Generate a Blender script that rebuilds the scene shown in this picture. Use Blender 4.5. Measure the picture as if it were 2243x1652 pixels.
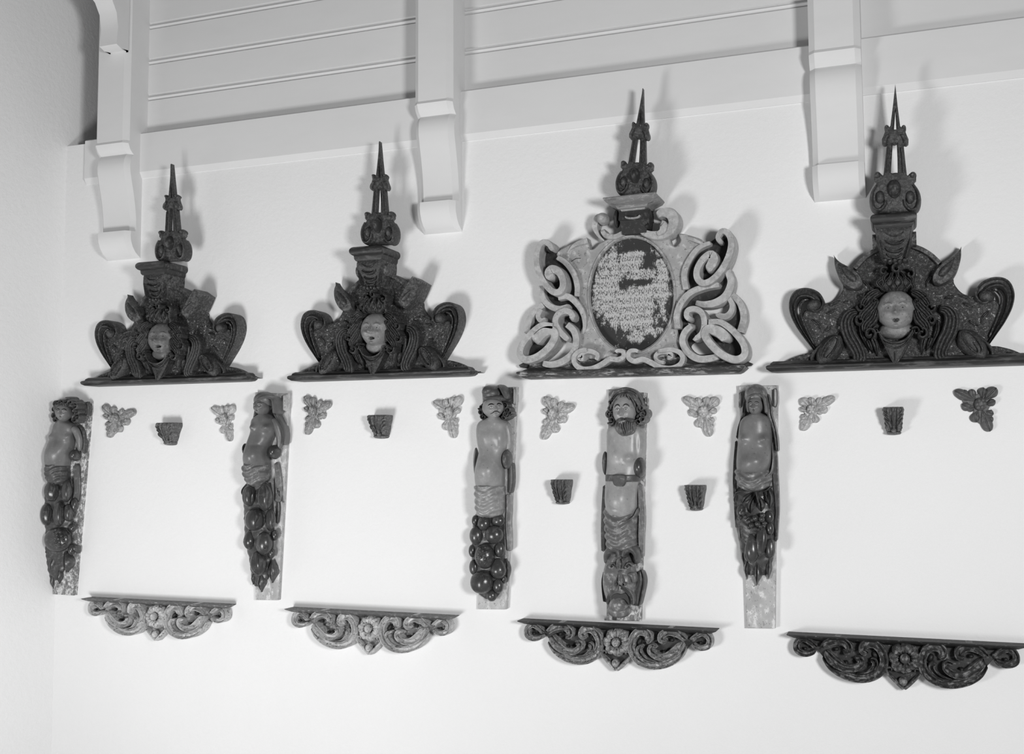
import bpy, bmesh, math, random
import numpy as np
from mathutils import Matrix, Vector
from mathutils.geometry import tessellate_polygon

# ------------------------------------------------------------------ camera, world, light, exposure
for o in list(bpy.data.objects): bpy.data.objects.remove(o)
SC = bpy.context.scene
COL = SC.collection
IW, IH, FPX = 2243.0, 1652.0, 2360.0
EYE, DIST = 1.6, 3.56                       # eye height, distance of the lens from the long wall (y = 0)
YAW, PITCH, ROLL = map(math.radians, (20.19427738, 4.24234694, -0.2772137))

def cam_axes():
    cy, sy, cp, sp = math.cos(YAW), math.sin(YAW), math.cos(PITCH), math.sin(PITCH)
    fw = np.array([-sy*cp, cy*cp, sp]); r = np.array([cy, sy, 0.0]); u = np.cross(r, fw)
    cr, sr = math.cos(ROLL), math.sin(ROLL)
    return cr*r + sr*u, -sr*r + cr*u, fw
CR, CU, CF = cam_axes()
cd = bpy.data.cameras.new('camera'); cam = bpy.data.objects.new('camera', cd); COL.objects.link(cam)
cd.sensor_fit = 'HORIZONTAL'; cd.sensor_width = 36.0; cd.lens = 36.0*FPX/IW; cd.clip_start = 0.05
mw = Matrix.Identity(4)
for i in range(3):
    mw[i][0] = CR[i]; mw[i][1] = CU[i]; mw[i][2] = -CF[i]
mw[0][3], mw[1][3], mw[2][3] = 0.0, -DIST, EYE
cam.matrix_world = mw
SC.camera = cam

w = bpy.data.worlds.new('world'); SC.world = w; w.use_nodes = True
w.node_tree.nodes['Background'].inputs[0].default_value = (1, 1, 1, 1)
w.node_tree.nodes['Background'].inputs[1].default_value = 0.10

def area(name, loc, target, size, power, sy=None):
    l = bpy.data.lights.new(name, 'AREA'); l.size = size; l.energy = power
    if sy: l.shape = 'RECTANGLE'; l.size_y = sy
    o = bpy.data.objects.new(name, l); COL.objects.link(o); o.location = loc
    o.rotation_euler = (Vector(target) - Vector(loc)).to_track_quat('-Z', 'Y').to_euler()
    return o
area('photo_lamp_low', (-2.38, -2.5, 0.41), (-2.3, 0, 3.2), 0.70, 52)
area('photo_lamp_right', (1.3, -3.3, 1.75), (-3.0, 0, 0.8), 0.55, 100)
SC.view_settings.view_transform = 'Standard'; SC.view_settings.look = 'None'
SC.view_settings.exposure = 0.0; SC.view_settings.gamma = 1.0

# ------------------------------------------------------------------ helpers
random.seed(4)
def U(px, py, d=0.0):
    """pixel -> (X, Z) on the plane d metres in front of the long wall"""
    v = CR*((px-IW/2)/FPX) - CU*((py-IH/2)/FPX) + CF
    t = (DIST-d)/v[1]
    return v[0]*t, v[2]*t + EYE

class Map:
    """frame of a traced piece; optional move/scale/turn of the same design to another spot"""
    def __init__(s, x0, y0, sc, ref=None, dst=None, sx=1.0, sz=1.0, rot=0.0, dd=0.0):
        s.x0, s.y0, s.sc, s.ref, s.dst, s.sx, s.sz, s.rot = x0, y0, sc, ref, dst, sx, sz, rot
    def __call__(s, u, v, d=0.0, m=False):
        X, Z = U(s.x0+u/s.sc, s.y0+v/s.sc, d)
        if s.ref:
            x, z = X-s.ref[0], Z-s.ref[1]
            if m: x = -x
            x *= s.sx; z *= s.sz
            if s.rot:
                c, q = math.cos(s.rot), math.sin(s.rot); x, z = c*x-q*z, q*x+c*z
            t = s.dst or s.ref
            X, Z = x+t[0], z+t[1]
        return X, Z
    def mpp(s, u, v, d=0.0):
        a, b, c = s(u, v, d), s(u+4, v, d), s(u, v+4, d)
        return (abs(b[0]-a[0]) + abs(c[1]-a[1]))/8.0

ROOT = None
def empty(name, X, Z, label, cat, group=None, d=0.0):
    global ROOT
    o = bpy.data.objects.new(name, None); COL.objects.link(o); o.location = (X, -d, Z)
    o.empty_display_size = 0.05
    o['label'] = label; o['category'] = cat
    if group: o['group'] = group
    ROOT = o
    return o

def mk(name, V, F, mat, parent='root', sharp=40, smooth=True, recalc=True, label=None):
    """vertices in world coordinates -> a mesh object under its parent"""
    p = ROOT if parent == 'root' else parent
    me = bpy.data.meshes.new(name)
    V = np.asarray(V, float)
    if p is not None:
        q = p
        off = np.zeros(3)
        while q is not None: off += np.array(q.location); q = q.parent
        V = V-off
    me.from_pydata([tuple(x) for x in V], [], [tuple(int(i) for i in f) for f in F])
    if recalc:
        bm = bmesh.new(); bm.from_mesh(me); bmesh.ops.recalc_face_normals(bm, faces=bm.faces); bm.to_mesh(me); bm.free()
    if smooth:
        me.polygons.foreach_set('use_smooth', [True]*len(me.polygons))
        me.set_sharp_from_angle(angle=math.radians(sharp))
    o = bpy.data.objects.new(name, me); COL.objects.link(o); me.materials.append(mat)
    if p is not None: o.parent = p
    if label: o['label'] = label
    return o

def cat(A, n=10, closed=False):
    A = np.asarray(A, float)
    if closed: E = np.vstack([A[-1], A, A[0], A[1]])
    else: E = np.vstack([2*A[0]-A[1], A, 2*A[-1]-A[-2]])
    out = []
    t = np.linspace(0, 1, n, endpoint=False)[:, None]
    for i in range(len(E)-3):
        p0, p1, p2, p3 = E[i:i+4]
        out.append(.5*(2*p1+(p2-p0)*t+(2*p0-5*p1+4*p2-p3)*t**2+(3*p1-p0-3*p2+p3)*t**3))
    out = np.vstack(out)
    return out if closed else np.vstack([out, A[-1]])

def resample(A, step, lo=8, hi=160):
    s = np.r_[0, np.cumsum(np.hypot(*np.diff(A[:, :2], axis=0).T))]
    n = int(np.clip(s[-1]/step, lo, hi))
    t = np.linspace(0, s[-1], n)
    return np.stack([np.interp(t, s, A[:, k]) for k in range(A.shape[1])], 1), t

def arc(n, f): return [(math.cos(math.pi*(1-i/n)), f(math.sin(math.pi*i/n))) for i in range(n+1)]
PROF = {
 'flat': [(-1, 0), (-1, .86), (-.86, 1), (.86, 1), (1, .86), (1, 0)],
 'dome': [(-1, 0)] + arc(10, lambda s: .35+.65*s) + [(1, 0)],
 'tube': arc(10, lambda s: s),
 'groove': [(-1, 0), (-1, .84), (-.9, .97), (-.72, 1), (-.52, .93), (-.38, .78), (.1, .74), (.42, .8), (.56, .95), (.75, 1), (.92, .95), (1, .82), (1, 0)],
 'ridges': [(-1, 0), (-1, .7)] + [(-1+2*i/24, .82+.13*abs(math.sin(i/24*math.pi*4))+.05*math.sin(math.pi*i/24)) for i in range(25)] + [(1, .7), (1, 0)],
 'leaf': [(-1, 0), (-.95, .45), (-.7, .75), (-.4, .95), (-.18, .98), (-.04, .78), (.04, .78), (.18, .98), (.4, .95), (.7, .75), (.95, .45), (1, 0)],
 'petal': [(-1, 0), (-.97, .7), (-.8, .93), (-.5, 1), (-.12, .94), (0, .86), (.12, .94), (.5, 1), (.8, .93), (.97, .7), (1, 0)],
 'cup': [(-1, 0), (-1, .88), (-.9, 1), (-.72, .95), (-.5, .72), (-.2, .56), (.15, .52), (.4, .58), (.62, .8), (.8, .98), (.92, 1), (1, .88), (1, 0)],
}
def sweep(A, t, prof, d0, r0, r1, wave=None):
    """A columns: X, Z, half width, front depth"""
    pr = np.array(PROF[prof]); n = len(A); L = t[-1]
    T = np.gradient(A[:, :2], axis=0); T /= np.maximum(np.hypot(T[:, 0], T[:, 1]), 1e-9)[:, None]
    N = np.stack([-T[:, 1], T[:, 0]], 1)
    hw = A[:, 2].copy(); fac = np.ones(n)
    def endf(s, kind):
        if kind == 'round':
            h = np.maximum(hw, 1e-6); q = np.clip(1-s/h, 0, 1); return np.sqrt(np.maximum(1-q*q, .0004))
        if kind == 'point':
            q = np.clip(s/(L*.75), 0, 1); return np.maximum(np.sin(q*math.pi/2)**.8, .02)
        if kind == 'thin':
            return .35+.65*np.clip(s/(L*.6), 0, 1)
        return np.ones(n)
    fac = endf(t, r0)*endf(L-t, r1); hw = hw*fac
    hf = np.clip(fac, .25, 1)**.5
    if wave: hw = hw*(1+wave[0]*np.abs(np.sin(t/L*math.pi*wave[1])))
    V = []
    for i in range(n):
        for u, h in pr:
            x, z = A[i, :2]+N[i]*u*hw[i]
            V.append((x, -(d0+(A[i, 3]-d0)*h*hf[i]), z))
    K = len(pr); F = []
    for i in range(n-1):
        for k in range(K-1):
            a = i*K+k; F.append((a, a+1, a+K+1, a+K))
        F.append((i*K+K-1, i*K, (i+1)*K, (i+1)*K+K-1))
    F.append(tuple(range(K))); F.append(tuple((n-1)*K+k for k in range(K)))
    return np.array(V), F

def ribbon(name, M, pts, hw, d0, d1, mat, prof='flat', r0='round', r1='round', m=False, parent='root', step=.0045, wave=None, raw=False, lo=14):
    """a carved band: pts (u, v[, half width px[, depth]]) on frame M"""
    A = []
    for p in pts:
        d = p[3] if len(p) > 3 else d1
        h = p[2] if len(p) > 2 and p[2] is not None else hw
        X, Z = M(p[0], p[1], d, m) if m else M(p[0], p[1], d)
        A.append((X, Z, h*M.mpp(p[0], p[1], d), d))
    A, t = resample(cat(A, 12), step, lo)
    V, F = sweep(A, t, prof, d0, r0, r1, wave)
    if raw: return V, F
    return mk(name, V, F, mat, parent)

def join(parts):
    V, F, n = [], [], 0
    for v, f in parts:
        V.append(np.asarray(v)); F += [tuple(i+n for i in q) for q in f]; n += len(v)
    return np.vstack(V), F

def slab(name, loops, d0, d1, mat, bev=.003, parent='root', dome=0.0):
    """closed outlines (first outer, rest holes), X-Z, extruded from d0 to d1 with an eased front edge"""
    V, F, rings = [], [], []
    for li, L in enumerate(loops):
        L = np.asarray(L, float)
        ar = .5*np.sum(L[:, 0]*np.roll(L[:, 1], -1)-np.roll(L[:, 0], -1)*L[:, 1])
        if (ar > 0) != (li == 0): L = L[::-1]
        T = np.roll(L, -1, 0)-np.roll(L, 1, 0); T /= np.maximum(np.hypot(T[:, 0], T[:, 1]), 1e-9)[:, None]
        N = np.stack([-T[:, 1], T[:, 0]], 1)
        I = L+N*bev
        n = len(L); b = len(V)
        V += [(x, -d0, z) for x, z in L]+[(x, -(d1-bev), z) for x, z in L]+[(x, -d1, z) for x, z in I]
        for r in (0, 1):
            for i in range(n):
                j = (i+1) % n; F.append((b+r*n+i, b+r*n+j, b+(r+1)*n+j, b+(r+1)*n+i))
        rings.append((b, n))
    for off in (0, 2):
        idx = [b+off*n+i for b, n in rings for i in range(n)]
        polys = [[Vector((V[b+off*n+i][0], V[b+off*n+i][2], 0)) for i in range(n)] for b, n in rings]
        for tri in tessellate_polygon(polys): F.append(tuple(idx[i] for i in tri))
    return mk(name, V, F, mat, parent, sharp=30)

def outline(M, pts, d, n=6, m=False, closed=True):
    return cat([M(u, v, d, m) if m else M(u, v, d) for u, v in pts], n, closed)

def sphere(nu=20, nv=14):
    V, F = [], []
    for j in range(nv+1):
        th = math.pi*j/nv
        for i in range(nu):
            ph = 2*math.pi*i/nu
            V.append((math.sin(th)*math.cos(ph), math.sin(th)*math.sin(ph), math.cos(th)))
    for j in range(nv):
        for i in range(nu):
            a, b = j*nu+i, j*nu+(i+1) % nu; F.append((a, b, b+nu, a+nu))
    return np.array(V), F
SPH = sphere()
def blob(name, M, u, v, ru, rv, d, rd, mat, rot=0.0, kind=None, parent='root', raw=False, m=False, seed=0):
    """a rounded carved lump; ru, rv are its seen half sizes, d the depth of its centre"""
    X, Z = M(u, v, d, m) if m else M(u, v, d)
    hx = abs(M(u+ru, v, d)[0]-M(u-ru, v, d)[0])/2; hz = abs(M(u, v+rv, d)[1]-M(u, v-rv, d)[1])/2
    ta = abs(X)/(DIST-d); hx *= math.cos(math.atan(ta)) if rd > hx*.7 else 1
    V = SPH[0].copy(); x, y, z = V.T.copy()
    ph = np.arctan2(y, x)
    if kind == 'ribs':
        q = 1-.17*np.abs(np.cos(ph*3.5+seed))**10*(1-z*z); x, y = x*q, y*q
        z = z*(1-.1*(1-np.hypot(x, y)))
    if kind == 'pear':
        q = 1-.32*np.clip(z, -.2, 1); x, y = x*q, y*q
    if kind == 'seed':
        q = 1+.05*np.sin(x*14+seed)*np.sin(z*14)*(y < 0); x, y, z = x*q, y*q, z*q
    if kind == 'pod':
        q = 1-.2*z*z; x, y = x*q, y*q
        y = y*(1-.25*np.exp(-(x/.12)**2))
    c, s = math.cos(rot), math.sin(rot)
    if m: s = -s
    Vx, Vz = x*hx, z*hz
    W = np.stack([X+c*Vx-s*Vz, -d+y*rd, Z+s*Vx+c*Vz], 1)
    if raw: return W, SPH[1]
    return mk(name, W, SPH[1], mat, parent, sharp=70)

def tier(name, Xc, Zb, rows, w, d1, mat, d0=0.0, parent='root', wl=None, sharp=30, rot=0.0):
    """a block or moulding: rows (height, overhang) swept round three sides of a w-wide block"""
    V, F = [], []
    cr, sr = math.cos(rot), math.sin(rot)
    for z, e in rows:
        for x, y in ((-w-e, d0), (-w-e, d1+e), (w+e, d1+e), (w+e, d0)):
            V.append((Xc+cr*x-sr*z, -y, Zb+sr*x+cr*z))
    n = len(rows)
    for i in range(n-1):
        for k in range(4):
            a, b = i*4+k, i*4+(k+1) % 4; F.append((a, b, b+4, a+4))
    F.append((0, 1, 2, 3)); F.append(tuple((n-1)*4+k for k in range(4)))
    return mk(name, V, F, mat, parent, sharp=sharp)

def boxm(x0, x1, y0, y1, z0, z1):
    V = [(x, y, z) for z in (z0, z1) for y in (y0, y1) for x in (x0, x1)]
    return V, [(0, 1, 3, 2), (4, 5, 7, 6), (0, 1, 5, 4), (2, 3, 7, 6), (0, 2, 6, 4), (1, 3, 7, 5)]

def console(name, Xc, rows, d0, mat, parent='root', r=.006, corr=None, nu=14):
    """block of changing width and projection: rows (Z, half width, depth); corr(u, t) adds relief to its front"""
    R, _ = resample(np.array(cat([(z, wd, dp) for z, wd, dp in rows], 8))[:, [0, 1, 2]], .003, 10, 60)
    V, F = [], []
    us = np.linspace(-1, 1, nu)
    n = len(R)
    for i, (z, wd, dp) in enumerate(R):
        t = i/(n-1)
        ring = [(Xc-wd, d0)]
        for u in us:
            e = max(0, abs(u)-(1-r/wd))*wd/r
            dd = dp-r*(1-math.sqrt(max(0, 1-e*e)))
            wx = u*wd
            if corr:
                a, b = corr(u, t); dd += a; wx += b
            ring.append((Xc+wx, dd))
        ring.append((Xc+wd, d0))
        V += [(x, -y, z) for x, y in ring]
    K = nu+2
    for i in range(n-1):
        for k in range(K):
            a, b = i*K+k, i*K+(k+1) % K; F.append((a, b, b+K, a+K))
    F.append(tuple(range(K))); F.append(tuple((n-1)*K+k for k in range(K)))
    return mk(name, V, F, mat, parent, sharp=45)

# ------------------------------------------------------------------ materials
def mat(name, c1, c2=None, amt=.4, scale=55, rough=.55, c3=None, amt3=.3, scale3=140, bump=.25, stretch=(1, 1, 1), spec=.4, soft=.05, bscale=None, bdist=.004, wear=0, wc=.32):
    m = bpy.data.materials.new(name); m.use_nodes = True
    nt = m.node_tree; nd = nt.nodes; lk = nt.links; b = nd['Principled BSDF']
    b.inputs['Roughness'].default_value = rough; b.inputs['Specular IOR Level'].default_value = spec
    geo = nd.new('ShaderNodeNewGeometry'); mp = nd.new('ShaderNodeMapping'); mp.inputs['Scale'].default_value = stretch
    lk.new(geo.outputs['Position'], mp.inputs['Vector'])
    def noise(sc, det=5, ro=.65):
        n = nd.new('ShaderNodeTexNoise'); n.inputs['Scale'].default_value = sc; n.inputs['Detail'].default_value = det
        n.inputs['Roughness'].default_value = ro; lk.new(mp.outputs[0], n.inputs['Vector']); return n
    def thr(n, a, s):
        r = nd.new('ShaderNodeMapRange'); r.inputs['From Min'].default_value = a-s; r.inputs['From Max'].default_value = a+s
        r.clamp = True; lk.new(n.outputs['Fac'], r.inputs['Value']); return r.outputs[0]
    def mix(fac, A, B):
        x = nd.new('ShaderNodeMix'); x.data_type = 'RGBA'
        if isinstance(fac, float): x.inputs[0].default_value = fac
        else: lk.new(fac, x.inputs[0])
        for s, val in ((6, A), (7, B)):
            if isinstance(val, (int, float)): x.inputs[s].default_value = (val, val, val, 1)
            else: lk.new(val, x.inputs[s])
        return x.outputs[2]
    n1 = noise(scale*.25, 3); big = thr(n1, .5, .2)
    base = mix(big, c1*(.82 if c1 < .6 else .985), c1*(1.2 if c1 < .6 else 1.01))
    nf = noise(scale)
    col = base
    if c2 is not None: col = mix(thr(nf, .72-.42*amt, soft), base, c2)
    if c3 is not None: col = mix(thr(noise(scale3, 3, .8), .72-.42*amt3, .04), col, c3)
    if wear:
        pr = nd.new('ShaderNodeMapRange'); pr.inputs['From Min'].default_value = .53; pr.inputs['From Max'].default_value = .64; pr.clamp = True
        lk.new(geo.outputs['Pointiness'], pr.inputs['Value'])
        ml = nd.new('ShaderNodeMath'); ml.operation = 'MULTIPLY'; lk.new(pr.outputs[0], ml.inputs[0]); lk.new(thr(noise(scale*.8, 6, .8), .56, .10), ml.inputs[1])
        m2 = nd.new('ShaderNodeMath'); m2.operation = 'MULTIPLY'; lk.new(ml.outputs[0], m2.inputs[0]); m2.inputs[1].default_value = wear
        col = mix(m2.outputs[0], col, wc)
    lk.new(col, b.inputs['Base Color'])
    if bump:
        bp = nd.new('ShaderNodeBump'); bp.inputs['Strength'].default_value = bump; bp.inputs['Distance'].default_value = bdist
        nb = noise(bscale or scale*1.6, 5, .7); lk.new(nb.outputs['Fac'], bp.inputs['Height']); lk.new(bp.outputs[0], b.inputs['Normal'])
    return m

PLASTER = mat('plaster', .81, None, .5, 6, .9, bump=.30, spec=.15, soft=.2, bscale=48, bdist=.006)
LIMEW = mat('limewashed_timber', .70, .72, .5, 18, .8, bump=.06, spec=.2, soft=.25, stretch=(.35, 1, 1))
GAPDARK = mat('gap_painted_shade', .06, rough=.9, bump=0)  # near-black colour paints in the shade of the gap beside the first post
FLOORM = mat('floor_boards', .30, .36, .5, 8, .7, stretch=(.3, 1, 1), bump=.1)
DARK = mat('dark_stained_carving', .030, .36, .13, 110, .5, c3=.065, amt3=.45, bump=.35, soft=.03, wear=.8)
DARKR = mat('dark_worn_ground', .026, .40, .24, 130, .55, c3=.075, amt3=.45, bump=.6, soft=.03, wear=.8)
DARKS = mat('dark_smooth_moulding', .030, .09, .35, 60, .45, bump=.25, stretch=(.25, 1, 1))
CHERUB = mat('cherub_flesh_paint', .20, .29, .3, 60, .55, c3=.10, amt3=.22, bump=.15)
CHERUBD = mat('cherub_dull_flesh_paint', .125, .21, .3, 60, .55, c3=.07, amt3=.25, bump=.2)
FINM = mat('finial_worn_paint', .034, .20, .22, 140, .5, c3=.075, amt3=.4, bump=.25, wear=.8)
BAND = mat('strapwork_pale_paint', .34, .42, .4, 60, .6, c3=.10, amt3=.12, scale3=90, bump=.15, wear=.8, wc=.62)
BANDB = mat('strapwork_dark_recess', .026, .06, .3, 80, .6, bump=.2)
PLATE3 = mat('cartouche_pale_ground', .33, .50, .3, 45, .6, c3=.16, amt3=.25, scale3=70, bump=.2)
BASE3 = mat('cartouche_base_paint', .045, .36, .34, 45, .5, c3=.12, amt3=.35, stretch=(.3, 1, 1), bump=.3, soft=.03)
CAP3 = mat('cartouche_cap_paint', .22, .11, .3, 50, .5, c3=.34, amt3=.3, stretch=(.3, 1, 1), bump=.2)
SWL = mat('swag_pale_paint', .45, .62, .36, 80, .55, c3=.08, amt3=.28, scale3=95, bump=.35, soft=.03, wear=.8, wc=.62)
SWM = mat('swag_mottled_paint', .26, .52, .34, 80, .55, c3=.06, amt3=.36, scale3=90, bump=.35, soft=.03, wear=.8, wc=.62)
SWD = mat('swag_dark_paint', .050, .26, .40, 70, .5, c3=.13, amt3=.3, bump=.35, soft=.05, wear=.8)
SWB = mat('swag_dark_ground', .13, .36, .3, 70, .6, bump=.4)
SWBD = mat('swag_darkest_ground', .035, .2, .18, 70, .6, bump=.4)
FLOW = mat('floral_pale_paint', .40, .58, .36, 120, .55, c3=.12, amt3=.25, scale3=150, bump=.3, wear=.8, wc=.62)
FLOWD = mat('floral_dark_paint', .085, .16, .3, 100, .45, bump=.3)
FLOWM = mat('floral_grey_paint', .25, .42, .36, 120, .55, c3=.09, amt3=.3, scale3=150, bump=.3, wear=.8, wc=.62)
CONS = mat('console_brown_paint', .10, .19, .4, 130, .55, c3=.05, amt3=.3, bump=.3)
FRUIT = mat('fruit_dark_varnish', .042, .085, .3, 60, .26, bump=.10, spec=.6, c3=.30, amt3=-.02)
LEAFM = mat('leaf_dark_varnish', .050, .10, .35, 70, .32, bump=.2, spec=.6, c3=.30, amt3=-.02, wear=.8)
BOARD = mat('backboard_flaking_paint', .16, .62, .48, 75, .6, c3=.30, amt3=.4, bump=.4, soft=.04, stretch=(1, 1, .7))
BOARDP = mat('backboard_pale_paint', .42, .68, .35, 70, .6, c3=.18, amt3=.25, bump=.35, soft=.05, stretch=(1, 1, .6))
BOARDD = mat('backboard_dark_paint', .07, .5, .16, 60, .55, c3=.16, amt3=.3, bump=.3, soft=.02)
def flesh(n, a): return mat(n, a, a*1.4, .14, 80, .36, c3=a*.5, amt3=.10, scale3=60, bump=.10, spec=.5)
SKIN1, SKIN2, SKIN3, SKIN4, SKIN5 = flesh('flesh_paint_dim', .155), flesh('flesh_paint_brown', .125), flesh('flesh_paint_warm', .25), flesh('flesh_paint_pale', .30), flesh('flesh_paint_grey', .155)
HAIRM = mat('hair_brown_paint', .055, .12, .35, 90, .42, bump=.3, c3=.34, amt3=.0, wear=.8)
HAIRG = mat('hair_greyish_paint', .11, .22, .35, 90, .45, bump=.3)
CLOTH = mat('drapery_varnished', .13, .26, .35, 60, .35, bump=.2, spec=.6, c3=.5, amt3=.02)
CLOTHP = mat('drapery_pale_varnish', .24, .38, .35, 60, .36, bump=.15, spec=.6, c3=.1, amt3=.1)
CLOTHD = mat('drapery_dark_varnish', .07, .15, .3, 60, .4, bump=.2, spec=.5)
EYEW = mat('eye_white_paint', .45, rough=.4, bump=0)
INK = mat('black_line_paint', .018, rough=.5, bump=0)
LIP = mat('lip_paint', .07, rough=.5, bump=0)

# ------------------------------------------------------------------ the room
def struct(name, V, F, m, parent=None, sharp=30):
    o = mk(name, V, F, m, parent, sharp=sharp)
    if parent is None: o['kind'] = 'structure'
    return o
XL, XR = -3.315, 2.7
Z_BB, Z_BT = U(905, 320, .015)[1], U(903, 213, .015)[1]       # wall plate: lower and upper edge
ZTOP = 4.3
struct('floor', *boxm(XL-1.95, XR, -4.6, .25, -.1, 0), FLOORM)
struct('wall_back', *boxm(XL-.2, XR, 0, .25, 0, Z_BT-.01), PLASTER)
LW = [(XL, .6), (XL, 0.0), (XL-.85, -1.9), (XL-1.1, -1.8), (XL-.25, .6)]   # the adjoining wall meets this one at a wide angle
struct('wall_left', [(x, y, z) for z in (0, ZTOP) for x, y in LW], [tuple(range(5)), tuple(range(5, 10))]+[(k, (k+1) % 5, (k+1) % 5+5, k+5) for k in range(5)], PLASTER)
struct('wall_recess', *boxm(XL, XR, .5, .6, 1.0, ZTOP), GAPDARK)  # backing of the gap, its deep shade put into the colour
XG = U(262, 230, .0)[0]                                        # boards stop behind the first post, a gap is left to the corner
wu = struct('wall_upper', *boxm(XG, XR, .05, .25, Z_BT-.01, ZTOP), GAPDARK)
pitchz = U(903, 135, -.025)[1]-Z_BT
pz = Z_BT
i = 0
while pz < ZTOP-.02:                                            # beaded boards above the plate
    H = min(pitchz, ZTOP-pz)-.002
    prof = [(0, -.05), (0, -.034), (.003, -.028), (.008, -.025), (.013, -.028), (.016, -.037), (.021, -.037), (.024, -.026), (H-.004, -.026), (H, -.03), (H, -.05)]
    if i == 0: prof = [(0, -.05), (0, -.026), (H-.004, -.026), (H, -.03), (H, -.05)]
    V = [(x, -d, pz+z) for x in (XG, XR) for z, d in prof]; n = len(prof)
    F = [(k, (k+1) % n, (k+1) % n+n, k+n) for k in range(n)]+[tuple(range(n)), tuple(range(n, 2*n))]
    mk('plank', V, F, LIMEW, wu, sharp=25)
    pz += pitchz; i += 1
# wall plate with an eased lower edge
bx0 = U(186, 345, .015)[0]
prof = [(Z_BB, -.002), (Z_BB, .004), (Z_BB+.022, .016), (Z_BT-.004, .016), (Z_BT, .012), (Z_BT, -.045)]
V = [(x, -d, z) for x in (bx0, XR) for z, d in prof]; n = len(prof)
o = mk('trim_1', V, [(k, (k+1) % n, (k+1) % n+n, k+n) for k in range(n)]+[tuple(range(n)), tuple(range(n, 2*n))], LIMEW, None, sharp=20)
o['kind'] = 'structure'

def bracket(xa, xb, yref, label, upper=False):
    x0, x1 = U(xa, yref, .10)[0], U(xb, yref, .085)[0]
    xc, w = (x0+x1)/2, (x1-x0)/2
    zt = lambda y: U(910, y, .08)[1]
    r = empty('wall_bracket', xc, zt(503), label, 'bracket', 'profiled timber brackets below the ceiling')
    def loftc(name, rows, c):
        V, F = [], []
        for z, d, dback in rows:
            cc = min(c, max(d-dback, .002)*.8)
            V += [(xc+a, -b, z) for a, b in ((-w, dback), (-w, d-cc), (-w+cc, d), (w-cc, d), (w, d-cc), (w, dback))]
        for i in range(len(rows)-1):
            for k in range(6):
                a, b = i*6+k, i*6+(k+1) % 6; F.append((a, b, b+6, a+6))
        F += [tuple(range(6)), tuple((len(rows)-1)*6+k for k in range(6))]
        return mk(name, V, F, LIMEW, r, sharp=28)
    loftc('post', [(ZTOP, .10, -.045), (zt(228), .10, -.045)], .020)
    loftc('scrolled_foot', [(zt(228), .10, -.02), (zt(234), .105, -.02), (zt(247), .094, -.02), (zt(254), .080, -.02), (zt(257), .072, 0),
        (zt(262), .080, 0), (zt(271), .088, 0), (zt(285), .092, 0), (zt(300), .090, 0), (zt(322), .081, 0), (zt(350), .068, 0), (zt(380), .057, 0), (zt(410), .050, 0), (zt(437), .048, 0), (zt(442), .052, 0),
        (zt(444), .078, 0), (zt(455), .080, 0), (zt(468), .077, 0), (zt(482), .066, 0), (zt(493), .050, 0), (zt(500), .032, 0), (zt(504), .012, 0), (zt(505), .0, 0)], .018)
    if upper:                                                   # start of the curved brace on the post's face
        xr = xc+w-.004; xl = xr-.085
        rows = [(U(235, 112, .12)[1], .098), (U(235, 108, .15)[1], .135), (U(235, 98, .17)[1], .165), (U(235, 60, .17)[1], .158), (U(235, 30, .17)[1], .168), (U(235, 0, .2)[1], .195), (U(235, -60, .3)[1], .29), (U(235, -130, .4)[1], .42)]
        V = [(x, -d, z) for z, d in rows for x in (xl, xr)]+[(x, -.095, z) for z, d in rows for x in (xl, xr)]
        n = len(rows); F = []
        for i in range(n-1):
            a = 2*i; b = 2*n+2*i
            F += [(a, a+1, a+3, a+2), (b, b+1, b+3, b+2), (a, a+2, b+2, b), (a+1, a+3, b+3, b+1)]
        F += [(0, 1, 2*n+1, 2*n), (2*n-2, 2*n-1, 4*n-1, 4*n-2)]
        mk('curved_brace', V, F, LIMEW, r, sharp=30)
    return r
bracket(206, 284, 230, 'white timber post with scrolled foot nearest the left corner of the room', True)
bracket(905, 992, 150, 'white timber post with scrolled foot between the second cherub pediment and the cartouche')
bracket(1769, 1884, 60, 'white chamfered timber post with scrolled foot between cartouche and rightmost cherub pediment')

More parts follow.
